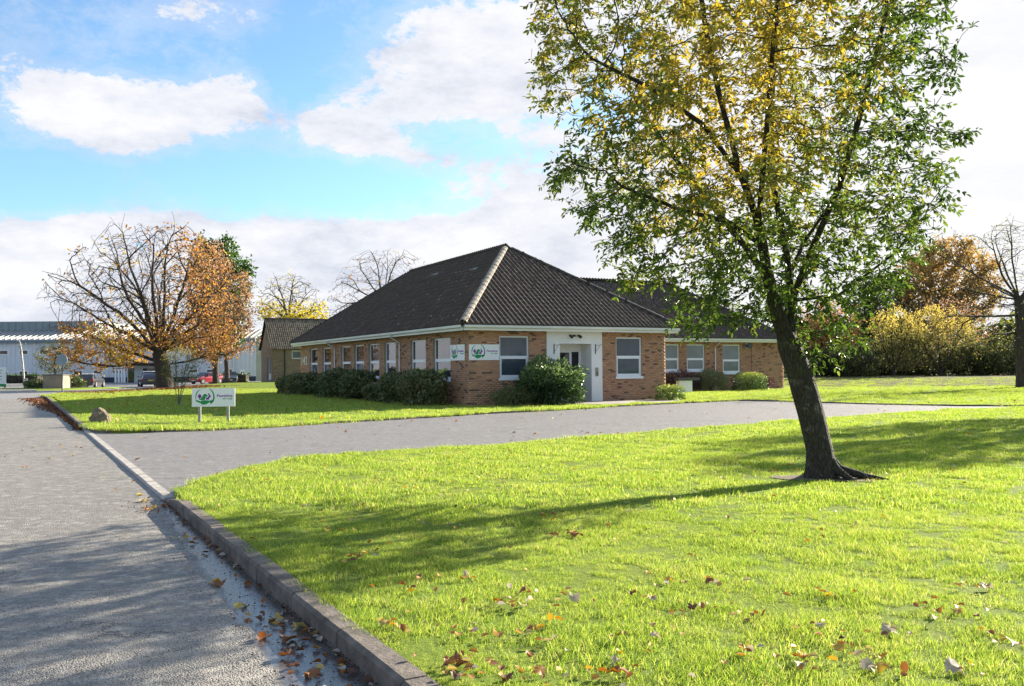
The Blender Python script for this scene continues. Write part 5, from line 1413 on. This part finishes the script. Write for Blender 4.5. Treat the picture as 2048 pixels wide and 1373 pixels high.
def m_tile2():
    m, t, b = material('old_grey_tile'); v = rnd_value(t); p = pos(t, 'world')
    c = t.ramp(v, [(0, (.10, .085, .07)), (.5, (.16, .135, .11)), (1, (.22, .19, .15))])
    t.set(b.inputs['Base Color'], c); b.inputs['Roughness'].default_value = .85
    return m
MAT['tile2'] = m_tile2()
outbuilding()

# ------------------------------------------------------------------ factory
def factory():
    Y = 126.0; zb = -.3
    x_of = lambda px: (px - 1024) / F * Y
    root = empty('factory', (x_of(200), Y, zb), 0, 'long pale grey two storey clad factory with a stepped metal roof beyond the car park', 'building')
    X = lambda px: x_of(px) - x_of(200)
    Z = lambda py: 1.5 + (741 - py) / F * Y - zb
    ups = [(7, 697, 709), (47, 697, 709), (88, 697, 709), (156, 697, 709)]
    low = [(7, 739, 751), (47, 739, 751), (156, 739, 751), (195.5, 738, 749), (234, 738, 749), (386.5, 738, 748), (421.5, 738, 748), (456, 738, 748)]
    xl, xr = X(-260), X(512)
    op = [(X(c - 10) - xl, X(c + 10) - xl, Z(b), Z(a)) for c, a, b in ups + low]
    door = (X(258) - xl, X(274) - xl, 0.0, 3.0)
    ent = (X(274) - xl, X(330) - xl, 0.0, 3.0)
    wall_panel(root, (xl, 0, 0), (1, 0, 0), (0, -1, 0), xr - xl, 0, Z(683), op, MAT['clad'], .15)
    # vertical cladding ribs
    mb = MB(); x = xl
    while x < xr:
        spans = sorted([(o[2], o[3]) for o in op if o[0] - .1 < x - xl < o[1] + .1]); z0 = .9
        for a, b in spans:
            if a - .1 > z0: mb.box(x - .035, x + .035, -.04, -.001, z0, a - .1)
            z0 = b + .1
        mb.box(x - .035, x + .035, -.04, -.001, z0, Z(684)); x += .6
    mb.build('cladding_ribs', MAT['clad'], root)
    for a, b in ((xl, X(255)), (X(332), xr)): 
        mb = MB(); mb.box(a, b, -.06, -.002, 0, .88); mb.build('plinth', MAT['navy'], root)
    for o in op: window(root, (xl, 0, 0), (1, 0, 0), (0, -1, 0), o[0], o[1], o[2], o[3], MAT['glass_dark'], .001, -.02, False, .17)
    mb = MB(); mb.box(xl, xr, -.5, 0, Z(684), Z(678)); mb.build('gutter', MAT['blue_trim'], root)
    # lean-to metal roof
    za, zb_ = Z(678), 1.5 + (741 - 660) / F * (Y + 6) + .3
    mb = MB(); mb.prism([(xl, -.55, za), (xl, 6, zb_), (xl, 6, zb_ - .2), (xl, -.55, za - .1)], (xr - xl, 0, 0)); mb.build('roof', MAT['clad_roof'], root)
    mb = MB(); x = xl
    while x < xr:
        mb.prism([(x, -.56, za + .02), (x, 6, zb_ + .02), (x, 6, zb_ + .16), (x, -.56, za + .16)], (.12, 0, 0)); x += .8
    mb.build('roof_ribs', MAT['clad_roof'], root)
    zt = 1.5 + (741 - 641) / F * (Y + 6) + .3; xm = X(150)
    mb = MB(); mb.box(xl, xm, 6, 30, 0, zt); mb.box(xm, xr, 6.5, 30, 0, zb_ - .2); mb.build('rear_hall', MAT['clad_dark'], root)
    mb = MB(); x = xl
    while x < xm: mb.box(x, x + .12, 5.93, 5.99, zb_, zt - .1); x += 1.0
    mb.build('hall_ribs', MAT['clad_dark'], root)
    # entrance canopy and glazed lobby
    mb = MB(); mb.prism([(X(262), -4, Z(724)), (X(330), -4, Z(722)), (X(330), -4, Z(727)), (X(262), -4, Z(730))], (0, 4, 0)); mb.build('canopy', MAT['blue_trim'], root)
    mb = MB()
    for q in (256, 262, 268, 273): mb.box(X(q) - .12, X(q) + .12, -4.0, -3.8, 0, Z(726))
    mb.build('canopy_post', MAT['upvc'], root)
    mb = MB(); mb.box(X(256), X(330), -.3, -.05, 0, Z(730)); mb.build('lobby_wall', MAT['clad'], root)
    mb = MB(); mb.box(X(258), X(270), -.34, -.301, .1, Z(735)); mb.build('door', MAT['glass_dark'], root)
    mb = MB(); mb.box(X(288), X(318), -.34, -.301, Z(747), Z(737)); mb.build('window', MAT['glass_dark'], root)
    mb = MB(); mb.tube([(X(468), -.15, 0), (X(468), -.15, Z(684))], .08, 6); mb.build('downpipe', MAT['upvc'], root)
    mb = MB(); mb.box(X(480), X(491), -.08, -.05, Z(749), Z(740)); mb.build('wall_plate', MAT['sign_white'], root)
factory()

# tan bin store, round road sign, board sign, posts
t = empty('bin_store', (-39.6, 77.2, -.1), 0, 'square tan rendered bin store with a dark flat lid on the far verge', 'bin store')
mb = MB(); mb.box(-.85, .85, 0, .08, 0, 1.25); mb.box(-.85, -.77, .08, 1.3, 0, 1.25); mb.box(.77, .85, .08, 1.3, 0, 1.25); mb.box(-.77, .77, 1.22, 1.3, 0, 1.25); mb.build('walls', MAT['tan'], t)
mb = MB(); mb.box(-.92, .92, -.07, 1.37, 1.252, 1.33); mb.build('lid', MAT['dark_grey'], t)
t = empty('road_sign', (-28.65, 57.03, 0), R(-4), 'round grey-backed road sign on a tall pole at the far lawn corner', 'road sign')
mb = MB(); mb.tube([(0, 0, -.1), (0, 0, 2.45)], .045, 8); mb.build('pole', MAT['dark_grey'], t, smooth=True)
mb = MB(); mb.tube([(0, -.05, 2.22), (0, -.08, 2.22)], .37, 24); mb.build('disc', simple('sign_back_grey', (.20, .26, .32), .5, .15, 3), t)
mb = MB(); mb.box(-.2, .2, -.05, .05, 2.1, 2.14); mb.box(-.2, .2, -.05, .05, 2.3, 2.34); mb.build('bracket', MAT['dark_grey'], t)
t = empty('board_sign', (p3(6, 775, 80)[0], 80, -.15), 0, 'white notice board with a green foot strip at the far left picture edge', 'sign')
mb = MB(); mb.box(-1.0, .28, -.03, .03, .55, 2.05); mb.build('panel', MAT['sign_white'], t)
mb = MB(); mb.box(-1.0, .28, -.035, .035, .30, .548); mb.build('foot_strip', MAT['logo_green'], t)
for k, z_ in enumerate((1.75, 1.5, 1.2, .95)):
    mb = MB(); mb.box(-.8, -.05 - .06 * (k % 2), -.036, -.031, z_, z_ + .05); mb.build('printed_line', MAT['blue_trim'], t)
for sx in (-.85, .12):
    mb = MB(); mb.box(sx - .05, sx + .05, .035, .1, -.1, 1.9); mb.build('post', MAT['steel'], t)
t = empty('bollard', (p3(52, 773, 84)[0], 84, -.15), 0, 'short pale concrete bollard beside the young birch', 'bollard')
mb = MB(); mb.tube([(0, 0, 0), (0, 0, .9), (0, 0, 1.0)], [.17, .16, .10], 12); mb.build('post', MAT['path'], t)
mb = MB(); mb.tube([(0, 0, .78), (0, 0, .86)], .166, 12); mb.build('band', MAT['white'], t)

# ------------------------------------------------------------------ cars
def car(label, loc, rz, paint, plate='plate_yellow', suv=False):
    root = empty('parked_car', loc, rz, label, 'car', 'cars parked in front of the factory')
    s = 1.12 if suv else 1.0
    # x forward, y left; stations: (x, half width, sill z, belt z, roof half width, roof z)
    st = [(-2.15, .70, .42, .72, .60, .80), (-2.08, .84, .28, .86, .70, .98), (-1.75, .88, .22, .92, .66, 1.22), (-1.25, .89, .2, .93, .62, 1.42), (-.5, .9, .2, .93, .62, 1.47), (.2, .9, .2, .93, .62, 1.43), (.85, .9, .2, .92, .70, 1.02), (1.2, .89, .2, .9, .70, .94), (1.8, .85, .22, .80, .66, .83), (2.1, .72, .32, .66, .58, .70)]
    mb = MB(); n = 10; vs = []
    for (x, w_, z0, zb_, wr, zr_) in st:
        zr_ *= s if zr_ > .95 else 1
        half = [(w_ * .92, z0), (w_, z0 + (zb_ - z0) * .35), (w_, z0 + (zb_ - z0) * .75), (w_ * .96, zb_), (wr + .02, zr_ - .03)]
        ring = [(x, y, z_) for y, z_ in half] + [(x, -y, z_) for y, z_ in half[::-1]]
        vs += ring
    fs_ = []; k = 10
    for i in range(len(st) - 1):
        for j in range(k): fs_.append((i * k + j, i * k + (j + 1) % k, (i + 1) * k + (j + 1) % k, (i + 1) * k + j))
    fs_.append(tuple(range(k))); fs_.append(tuple(range((len(st) - 1) * k, len(st) * k))[::-1])
    mb.add(vs, fs_); body = mb.build('body', paint, root, smooth=False, bevel=.03)
    zt = lambda z_: z_ * (s if z_ > .95 else 1)
    g = MB()
    def sidewin(xa, xb, sg):
        g.add([(xa, sg * .875, .97), (xb, sg * .875, .97), (xb - .12 if xb > 0 else xb, sg * .665, zt(1.37)), (xa + (.25 if xa < -1 else 0), sg * .665, zt(1.37))], [(0, 1, 2, 3)])
    for sg in (-1, 1): sidewin(-1.5, -.5, sg); sidewin(-.42, .6, sg)
    g.add([(-2.03, -.66, .98), (-2.03, .66, .98), (-1.42, .58, zt(1.38)), (-1.42, -.58, zt(1.38))], [(0, 1, 2, 3)])
    g.add([(.93, -.72, 1.0), (.93, .72, 1.0), (.26, .60, zt(1.42)), (.26, -.60, zt(1.42))], [(0, 1, 2, 3)])
    for i_, v_ in enumerate(g.v): g.v[i_] = (v_[0] * 1.012, v_[1] * 1.02, v_[2] + .012)
    g.build('windows', MAT['glass_dark'], root)
    for x in (-1.32, 1.32):
        for sg in (-1, 1):
            wh = MB(); wh.tube([(x, sg * .70, .33), (x, sg * .92, .33)], .33, 18); wo = wh.build('wheel', MAT['tyre'], root)
            rm = MB(); rm.tube([(x, sg * .90, .33), (x, sg * .93, .33)], .2, 12); rm.build('rim', MAT['rim'], wo)
    for sg in (-1, 1):
        mb = MB(); mb.box(-2.15, -2.02, sg * .72 - .13, sg * .72 + .13, .68, .86); mb.build('tail_light', MAT['tail'], root)
        mb = MB(); mb.box(1.92, 2.06, sg * .6 - .17, sg * .6 + .17, .58, .72); mb.build('headlight', MAT['lamp'], root)
        mb = MB(); mb.box(.45, .6, sg * .98 - .1, sg * .98 + .06, .95, 1.08); mb.build('wing_mirror', paint, root)
    mb = MB(); mb.box(-2.2, -2.13, -.26, .26, .60, .72); mb.build('number_plate', MAT[plate], root)
    mb = MB(); mb.box(2.07, 2.13, -.26, .26, .38, .49); mb.build('number_plate', MAT['number_plate'], root)
    mb = MB(); mb.box(-2.16, -2.0, -.8, .8, .3, .46); mb.box(2.0, 2.14, -.7, .7, .25, .4); mb.build('bumper', MAT['dark_grey'], root)
    return root
def carpos(px, Y): x = (px - 1024) / F * Y; return (x, Y, float(terrain(x, Y)) + .02)
car('dark grey hatchback, furthest left parked car, seen from behind', carpos(182, 93), R(99), m_paint('grey_paint', (.035, .037, .04)))
car('dark blue-grey estate car beside the chestnut trunk, seen from behind', carpos(297, 94), R(118), m_paint('blue_paint', (.04, .055, .09)), suv=True)
car('red hatchback left of the slim maple trunk', carpos(413, 112), R(-120), m_paint('red_paint', (.32, .02, .03)))
car('black saloon, furthest right parked car, with its front towards us', carpos(460, 110), R(-72), m_paint('black_paint', (.015, .016, .02)))

# ------------------------------------------------------------------ grass blades (instanced tufts)
def tuft_mesh(seed, n, rad_, h0, h1, wd):
    r = np.random.default_rng(seed); a = r.uniform(0, 6.28, n); q = rad_ * np.sqrt(r.random(n))
    C = np.stack([q * np.cos(a), q * np.sin(a), 0 * q - .008], 1); h = r.uniform(h0, h1, n)
    t = r.uniform(0, 6.28, n); S = np.stack([np.cos(t), np.sin(t), 0 * t], 1) * (wd * r.uniform(.7, 1.3, n))[:, None] / 2
    lean = r.normal(0, .32, (n, 2)); Ld = np.column_stack([lean, np.zeros(n)]); H = np.column_stack([0 * h, 0 * h, h])
    m = C + H * .55 + Ld * h[:, None] * .4; tp = C + H + Ld * h[:, None] * 1.3
    V = np.stack([C - S, C + S, m + S * .75, m - S * .75, tp], 1).reshape(-1, 3); b = np.arange(n)[:, None] * 5
    me = npmesh('tuft', V, [b + np.array([0, 1, 2, 3]), b + np.array([3, 2, 4])], np.tile(r.random(n), 2)); me.materials.append(MAT['blade'])
    return me
def grass(name, label, pts, meshes, scl, seed):
    r = np.random.default_rng(seed); n = len(pts)
    V = np.column_stack([pts, lawn_z(pts[:, 0], pts[:, 1])])
    me = bpy.data.meshes.new(name); me.vertices.add(n); me.vertices.foreach_set('co', V.astype(np.float32).ravel())
    def at(nm, ty, val):
        a = me.attributes.new(nm, ty, 'POINT'); a.data.foreach_set('value' if ty != 'FLOAT_VECTOR' else 'vector', val.ravel())
    patch = 1.05 + .35 * vnoise(pts[:, 0], pts[:, 1], 2.1, 4) + .5 * vnoise(pts[:, 0], pts[:, 1], 6.3, 1)
    patch = np.maximum(patch, .62)
    at('scl', 'FLOAT', (scl * r.uniform(.75, 1.25, n) * patch).astype(np.float32)); at('idx', 'INT', r.integers(0, len(meshes), n).astype(np.int32))
    rot = np.zeros((n, 3), np.float32); rot[:, 2] = r.uniform(0, 6.28, n); at('rot', 'FLOAT_VECTOR', rot)
    col = bpy.data.collections.new(name + '_tufts')
    for k, m in enumerate(meshes): col.objects.link(bpy.data.objects.new('tuft', m))
    ng = bpy.data.node_groups.new(name, 'GeometryNodeTree'); ng.interface.new_socket('Geometry', in_out='INPUT', socket_type='NodeSocketGeometry'); ng.interface.new_socket('Geometry', in_out='OUTPUT', socket_type='NodeSocketGeometry')
    gi = ng.nodes.new('NodeGroupInput'); go = ng.nodes.new('NodeGroupOutput'); ip = ng.nodes.new('GeometryNodeInstanceOnPoints'); ci = ng.nodes.new('GeometryNodeCollectionInfo')
    ci.inputs['Collection'].default_value = col; ci.inputs['Separate Children'].default_value = True; ci.inputs['Reset Children'].default_value = True
    def na(nm, ty):
        x = ng.nodes.new('GeometryNodeInputNamedAttribute'); x.data_type = ty; x.inputs['Name'].default_value = nm; return x.outputs['Attribute']
    L = ng.links.new
    L(gi.outputs[0], ip.inputs['Points']); L(ci.outputs[0], ip.inputs['Instance']); ip.inputs['Pick Instance'].default_value = True
    L(na('idx', 'INT'), ip.inputs['Instance Index']); L(na('scl', 'FLOAT'), ip.inputs['Scale'])
    e2r = ng.nodes.new('FunctionNodeEulerToRotation'); L(na('rot', 'FLOAT_VECTOR'), e2r.inputs[0]); L(e2r.outputs[0], ip.inputs['Rotation'])
    L(ip.outputs[0], go.inputs[0])
    o = link(name, me, None); md = o.modifiers.new('grass', 'NODES'); md.node_group = ng
    return tag(o, label, 'grass', None, 'stuff')
def frustum_pts(poly, y0, y1, dens, seed, margin=2.5):
    r = np.random.default_rng(seed); P = []
    yb = y0
    while yb < y1:
        ye = min(yb + 1.0, y1); hw = (ye * .585 + margin); n = int(dens * 2 * hw * (ye - yb))
        P.append(np.stack([r.uniform(-hw, hw, n), r.uniform(yb, ye, n)], 1)); yb = ye
    P = np.concatenate(P); return P[in_poly(P, poly)]
tn = [tuft_mesh(k, 74, .085, .018, .048, .0032) for k in range(6)]
tf = [tuft_mesh(10 + k, 60, .12, .018, .052, .0055) for k in range(4)]
g0 = frustum_pts(lawn_near, 2.4, 9, 150, 1); g0 = g0[np.random.default_rng(3).random(len(g0)) < 1 - .3 * ss((vnoise(g0[:, 0], g0[:, 1], 3.1, 7) - .38) / .25)]; grass('lawn_grass', 'short bright green grass of the front lawn nearest the camera', g0, tn, .84, 1)
g1 = frustum_pts(lawn_near, 9, 18, 60, 2); grass('lawn_grass', 'short bright green grass around the leaning tree', g1[((g1[:, 0] - 4.06) ** 2 / .3 + (g1[:, 1] - 11.7) ** 2 / .14) > 1], tf, 1.0, 2)
g2 = frustum_pts(lawn_near, 18, 33, 26, 3); grass('lawn_grass', 'short grass at the far side of the front lawn by the forecourt', g2, tf, 1.25, 3)
foot = [tuple(bw(-.1, -.1)), tuple(bw(W_, -.1)), tuple(bw(W_, WV)), tuple(bw(WU, WV)), tuple(bw(WU, WB)), tuple(bw(-.1, L_))]
g3 = frustum_pts(lawn_left, 19, 66, 11, 4); g3 = g3[~in_poly(g3, foot)]; g3 = g3[~in_poly(g3, pv)]
grass('lawn_grass', 'short grass of the lawns around the brick building', g3, tf, 1.5, 4)
kq = np.random.default_rng(21); ks = np.concatenate([kq.uniform(-3, 7, 260), kq.uniform(20.5, 50, 800)]); ko = kq.uniform(.135, .2, len(ks))
kt = K0[None] + KD[None] * ks[:, None] - KN[None] * ko[:, None]
grass('kerb_grass', 'ragged grass growing over the back edge of the kerb', kt, tn, .6, 6)
# longer untrimmed grass along the forecourt edge
fp = np.array(far_edge[:16]); e_ = []
r = np.random.default_rng(8)
for a, b in zip(far_edge[:-8], far_edge[1:-7]):
    a, b = np.array(a), np.array(b); n = int(np.linalg.norm(b - a) * 34); t_ = r.random((n, 1)); d = (b - a) / (np.linalg.norm(b - a) + 1e-6); nn = np.array([-d[1], d[0]])
    e_.append(a + (b - a) * t_ + nn * r.uniform(.03, .35, (n, 1)))
e_ = np.concatenate(e_); e_ = e_[in_poly(e_, lawn_left)]
grass('verge_grass', 'longer ragged grass fringe along the left forecourt edge', e_, tf, 1.7, 5)

# ------------------------------------------------------------------ fallen leaves
BIGPX = [  # photo pixel, colour value, size
    (1145, 1190, .97, .12), (1215, 1335, .5, .12), (1225, 1315, .97, .11), (1765, 1250, .98, .15), (1890, 1325, .98, .15), (1960, 1160, .98, .13), (2015, 1275, .95, .12), (1585, 1305, .45, .12), (1590, 1320, .97, .1), (1670, 1285, .8, .12), (1720, 1320, .98, .12), (1745, 1325, .8, .11),
    (905, 1318, .4, .12), (890, 1330, .55, .12), (925, 1325, .15, .12), (915, 1350, .97, .10), (1075, 1335, .6, .11), (1010, 1350, .15, .11), (1020, 1205, .85, .10), (1040, 1208, .97, .09), (990, 1200, .6, .1), (995, 1262, .65, .09), (1055, 1250, .35, .09), (940, 1255, .8, .09), (925, 1155, .6, .09), (715, 1115, .55, .09), (730, 1105, .8, .09),
    (655, 1060, .85, .1), (1100, 1062, .12, .12), (1145, 1062, .5, .14), (1085, 1025, .6, .1), (945, 1010, .95, .09), (895, 1045, .97, .09), (815, 1185, .7, .09), (785, 1250, .75, .09), (765, 1247, .9, .09), (1330, 1150, .8, .11), (1410, 1155, .2, .1), (1300, 1190, .97, .09), (1380, 1205, .15, .1), (1500, 1215, .4, .09), (1630, 1240, .97, .09), (1650, 1180, .85, .09), (1300, 1265, .97, .09), (1480, 1290, .8, .1), (1040, 1180, .2, .09), (1860, 1215, .6, .1), (1905, 1215, .8, .1), (1735, 950, .97, .13)]
def fallen_shape(seed, size):
    """lobed curled leaf, 22 triangles"""
    r = np.random.default_rng(seed); n = 11; pts = [(0, 0, 0)]
    for k in range(n * 2):
        a = 2 * math.pi * k / (n * 2); rr = size * (.5 if k % 2 == 0 else .41) * r.uniform(.8, 1.15) * (1 + .25 * math.cos(a))
        pts.append((rr * math.cos(a), rr * math.sin(a), size * (.24 * (rr / size / .5) ** 2 * math.sin(a * 1.5 + seed) + r.uniform(-.03, .06))))
    V = np.array(pts); i = np.arange(1, n * 2 + 1); F_ = np.stack([0 * i, i, i % (n * 2) + 1], 1)
    return V, F_
def litter(name, label, pts, zf, size, seed, val, cat='leaf litter'):
    r = np.random.default_rng(seed); n = len(pts); C = np.column_stack([pts, zf(pts[:, 0], pts[:, 1]) + .006])
    D = r.normal(0, 1, (n, 3)); D[:, 2] *= .25; D /= np.linalg.norm(D, axis=1)[:, None]; Nn = np.tile([0, 0, 1.], (n, 1)) + r.normal(0, .35, (n, 3))
    Ls = size * r.uniform(.6, 1.3, n); V, Fa = leaves(C - D * Ls[:, None] * .5 + [0, 0, .01], D, Ls, Ls * .75, .5, seed, Nn)
    tag(link(name, npmesh(name, V, Fa, np.repeat(np.clip(val(r, n), 0, 1), 2)), LM['fallen']), label, cat, None, 'stuff')
r = np.random.default_rng(77)
def along_kerb(n, s0, s1, o0, o1, pw=1.0, clump=True):
    s_ = r.uniform(s0, s1, n * 3)
    if clump: s_ = s_[r.random(len(s_)) < .25 + .75 * ss((np.sin(s_ * 2.1) + np.sin(s_ * .9 + 1) + .6) / 1.6)]
    s_ = s_[:n]; o = o0 + (o1 - o0) * r.random(len(s_)) ** pw
    return K0[None] + KD[None] * s_[:, None] + KN[None] * o[:, None]
litter('gutter_leaves', 'brown wet leaves gathered in the gutter against the near kerb', along_kerb(150, -2.5, 6.5, .02, .32, 2.6), lambda x, y: 0 * x, .05, 1, lambda r, n: .30 + .75 * (r.random(n) < .3) + r.normal(0, .16, n))
sk = 52 - 31 * r.random(2600) ** 1.5; ok_ = (.10 + .55 * ss((sk - 24) / 26)) * np.abs(r.normal(0, .6, 2600))
litter('gutter_grit', 'dark bits of twig and leaf debris in the gutter under the kerb', along_kerb(900, -2.5, 7, .0, .42, 2.4), lambda x, y: 0 * x, .016, 12, lambda r, n: .05 + .3 * (r.random(n) < .2) + 0 * r.random(n))
litter('kerb_leaves', 'rust red leaves drifted along the far kerb of the road', K0[None] + KD[None] * sk[:, None] + KN[None] * ok_[:, None], lambda x, y: 0 * x, .12, 2, lambda r, n: .22 + r.normal(0, .14, n))
q = r.random((5200, 1)); a = np.array([-28.6, 58]); b = np.array([-28.2, 82]); pts = a + (b - a) * q + np.stack([np.abs(r.normal(0, 1.3, 5200)) - .8, r.normal(0, .5, 5200)], 1)
litter('chestnut_leaves', 'dense rust brown leaf carpet on the lawn under the chestnut', pts, lawn_z, .17, 3, lambda r, n: .26 + r.normal(0, .14, n))
pts = frustum_pts(lawn_left, 21, 70, 1.6, 6); pts = pts[~in_poly(pts, foot)]; dn = np.exp(-((pts[:, 0] + 22) ** 2 / 260 + (pts[:, 1] - 50) ** 2 / 500)); pts = pts[r.random(len(pts)) < .12 + dn]
litter('scattered_leaves', 'scattered pale leaves over the left lawn', pts, lambda x, y: lawn_z(x, y) + .03, .11, 4, lambda r, n: .72 + r.normal(0, .2, n))
dr_ = []
for (px, py, val, size) in BIGPX:
    yh = 736 - (px - 1024) * ROLL; d = F * 1.38 / (py - yh); dr_.append(np.array([(px - 1024) / F * d, d]) + r.normal(0, .12, (5, 2)))
dr_ = np.concatenate(dr_); dr_ = dr_[in_poly(dr_, lawn_near)]
litter('leaf_drifts', 'small crumpled leaves sunk in the grass in loose drifts at the front of the lawn', dr_, lambda x, y: lawn_z(x, y) + .024, .045, 15, lambda r, n: .66 + r.normal(0, .25, n))
pts = frustum_pts(lawn_near, 3, 26, 5.0, 7); pts = pts[r.random(len(pts)) < .25 + .75 * ss((vnoise(pts[:, 0], pts[:, 1], 1.5, 3) + .25) / .5)]
litter('lawn_leaves', 'small autumn leaves lying in the front lawn grass', pts, lambda x, y: lawn_z(x, y) + .02, .044, 5, lambda r, n: .76 + r.normal(0, .17, n))
pts = along_kerb(60, 2, 19, .1, 5, 1.6, False); litter('road_leaves', 'few dry leaves lying on the road', pts, lambda x, y: 0 * x + .002, .055, 6, lambda r, n: .55 + r.normal(0, .25, n))
pts = frustum_pts(drive, 11, 40, .3, 9); litter('forecourt_leaves', 'few leaves scattered on the forecourt', pts, lambda x, y: 0 * x + .025, .08, 7, lambda r, n: .6 + r.normal(0, .25, n))
# the large leaves one can pick out, each its own object
big = BIGPX
fl_n = len(big)
def side_word(x, y):
    a = 'close to the kerb' if x < 700 + (y - 1050) * .75 else 'left of the middle' if x < 1150 else 'in the middle' if x < 1450 else 'right of the middle' if x < 1750 else 'at the right'
    return a + (', at the bottom edge' if y > 1290 else ', low in the photo' if y > 1200 else ', higher up' if y > 1100 else ', near the tree shadow')
cw = lambda v: 'dark brown' if v < .25 else 'rusty orange' if v < .62 else 'yellow' if v < .9 else 'pale grey-brown'
for k, (px, py, val, size) in enumerate(big):
    yh = 736 - (px - 1024) * ROLL; d = F * 1.38 / (py - yh); x, y = (px - 1024) / F * d, d
    V, F_ = fallen_shape(k, size * .62); me = npmesh('fallen_leaf', V, F_, np.full(len(F_), val), smooth=False)
    o = link('fallen_leaf', me, LM['fallen'], None, (x, y, float(lawn_z(np.array(x), np.array(y))) + .034), (random.uniform(-.35, .35), random.uniform(-.35, .35), random.uniform(0, 6.28)))
    tag(o, f'{cw(val)} leaf on the lawn {side_word(px, py)}', 'fallen leaf', f'large {cw(val)} leaves on the lawn {side_word(px, py)}')
gut = [(582, 1278, .35), (580, 1310, .2), (600, 1253, .9), (625, 1345, .5), (480, 1210, .85), (553, 1238, .8), (428, 1165, .8), (440, 1170, .4), (305, 1018, .75), (285, 1003, .9), (280, 990, .85)]
for k, (px, py, val) in enumerate(gut):
    yh = 736 - (px - 1024) * ROLL; d = F * 1.5 / (py - yh); V, F_ = fallen_shape(100 + k, .095); me = npmesh('fallen_leaf', V, F_, np.full(len(F_), val))
    o = link('fallen_leaf', me, LM['fallen'], None, ((px - 1024) / F * d, d, .016), (random.uniform(-.15, .15), random.uniform(-.15, .15), random.uniform(0, 6.28)))
    where_ = 'near the bottom edge of the photo' if py > 1265 else 'low along the kerb' if py > 1200 else 'halfway up the near kerb' if py > 1100 else 'where the kerb drops to the forecourt'
    tag(o, f'{cw(val)} fallen leaf on the road gutter {where_}', 'fallen leaf', f'{cw(val)} leaves in the gutter {where_}')
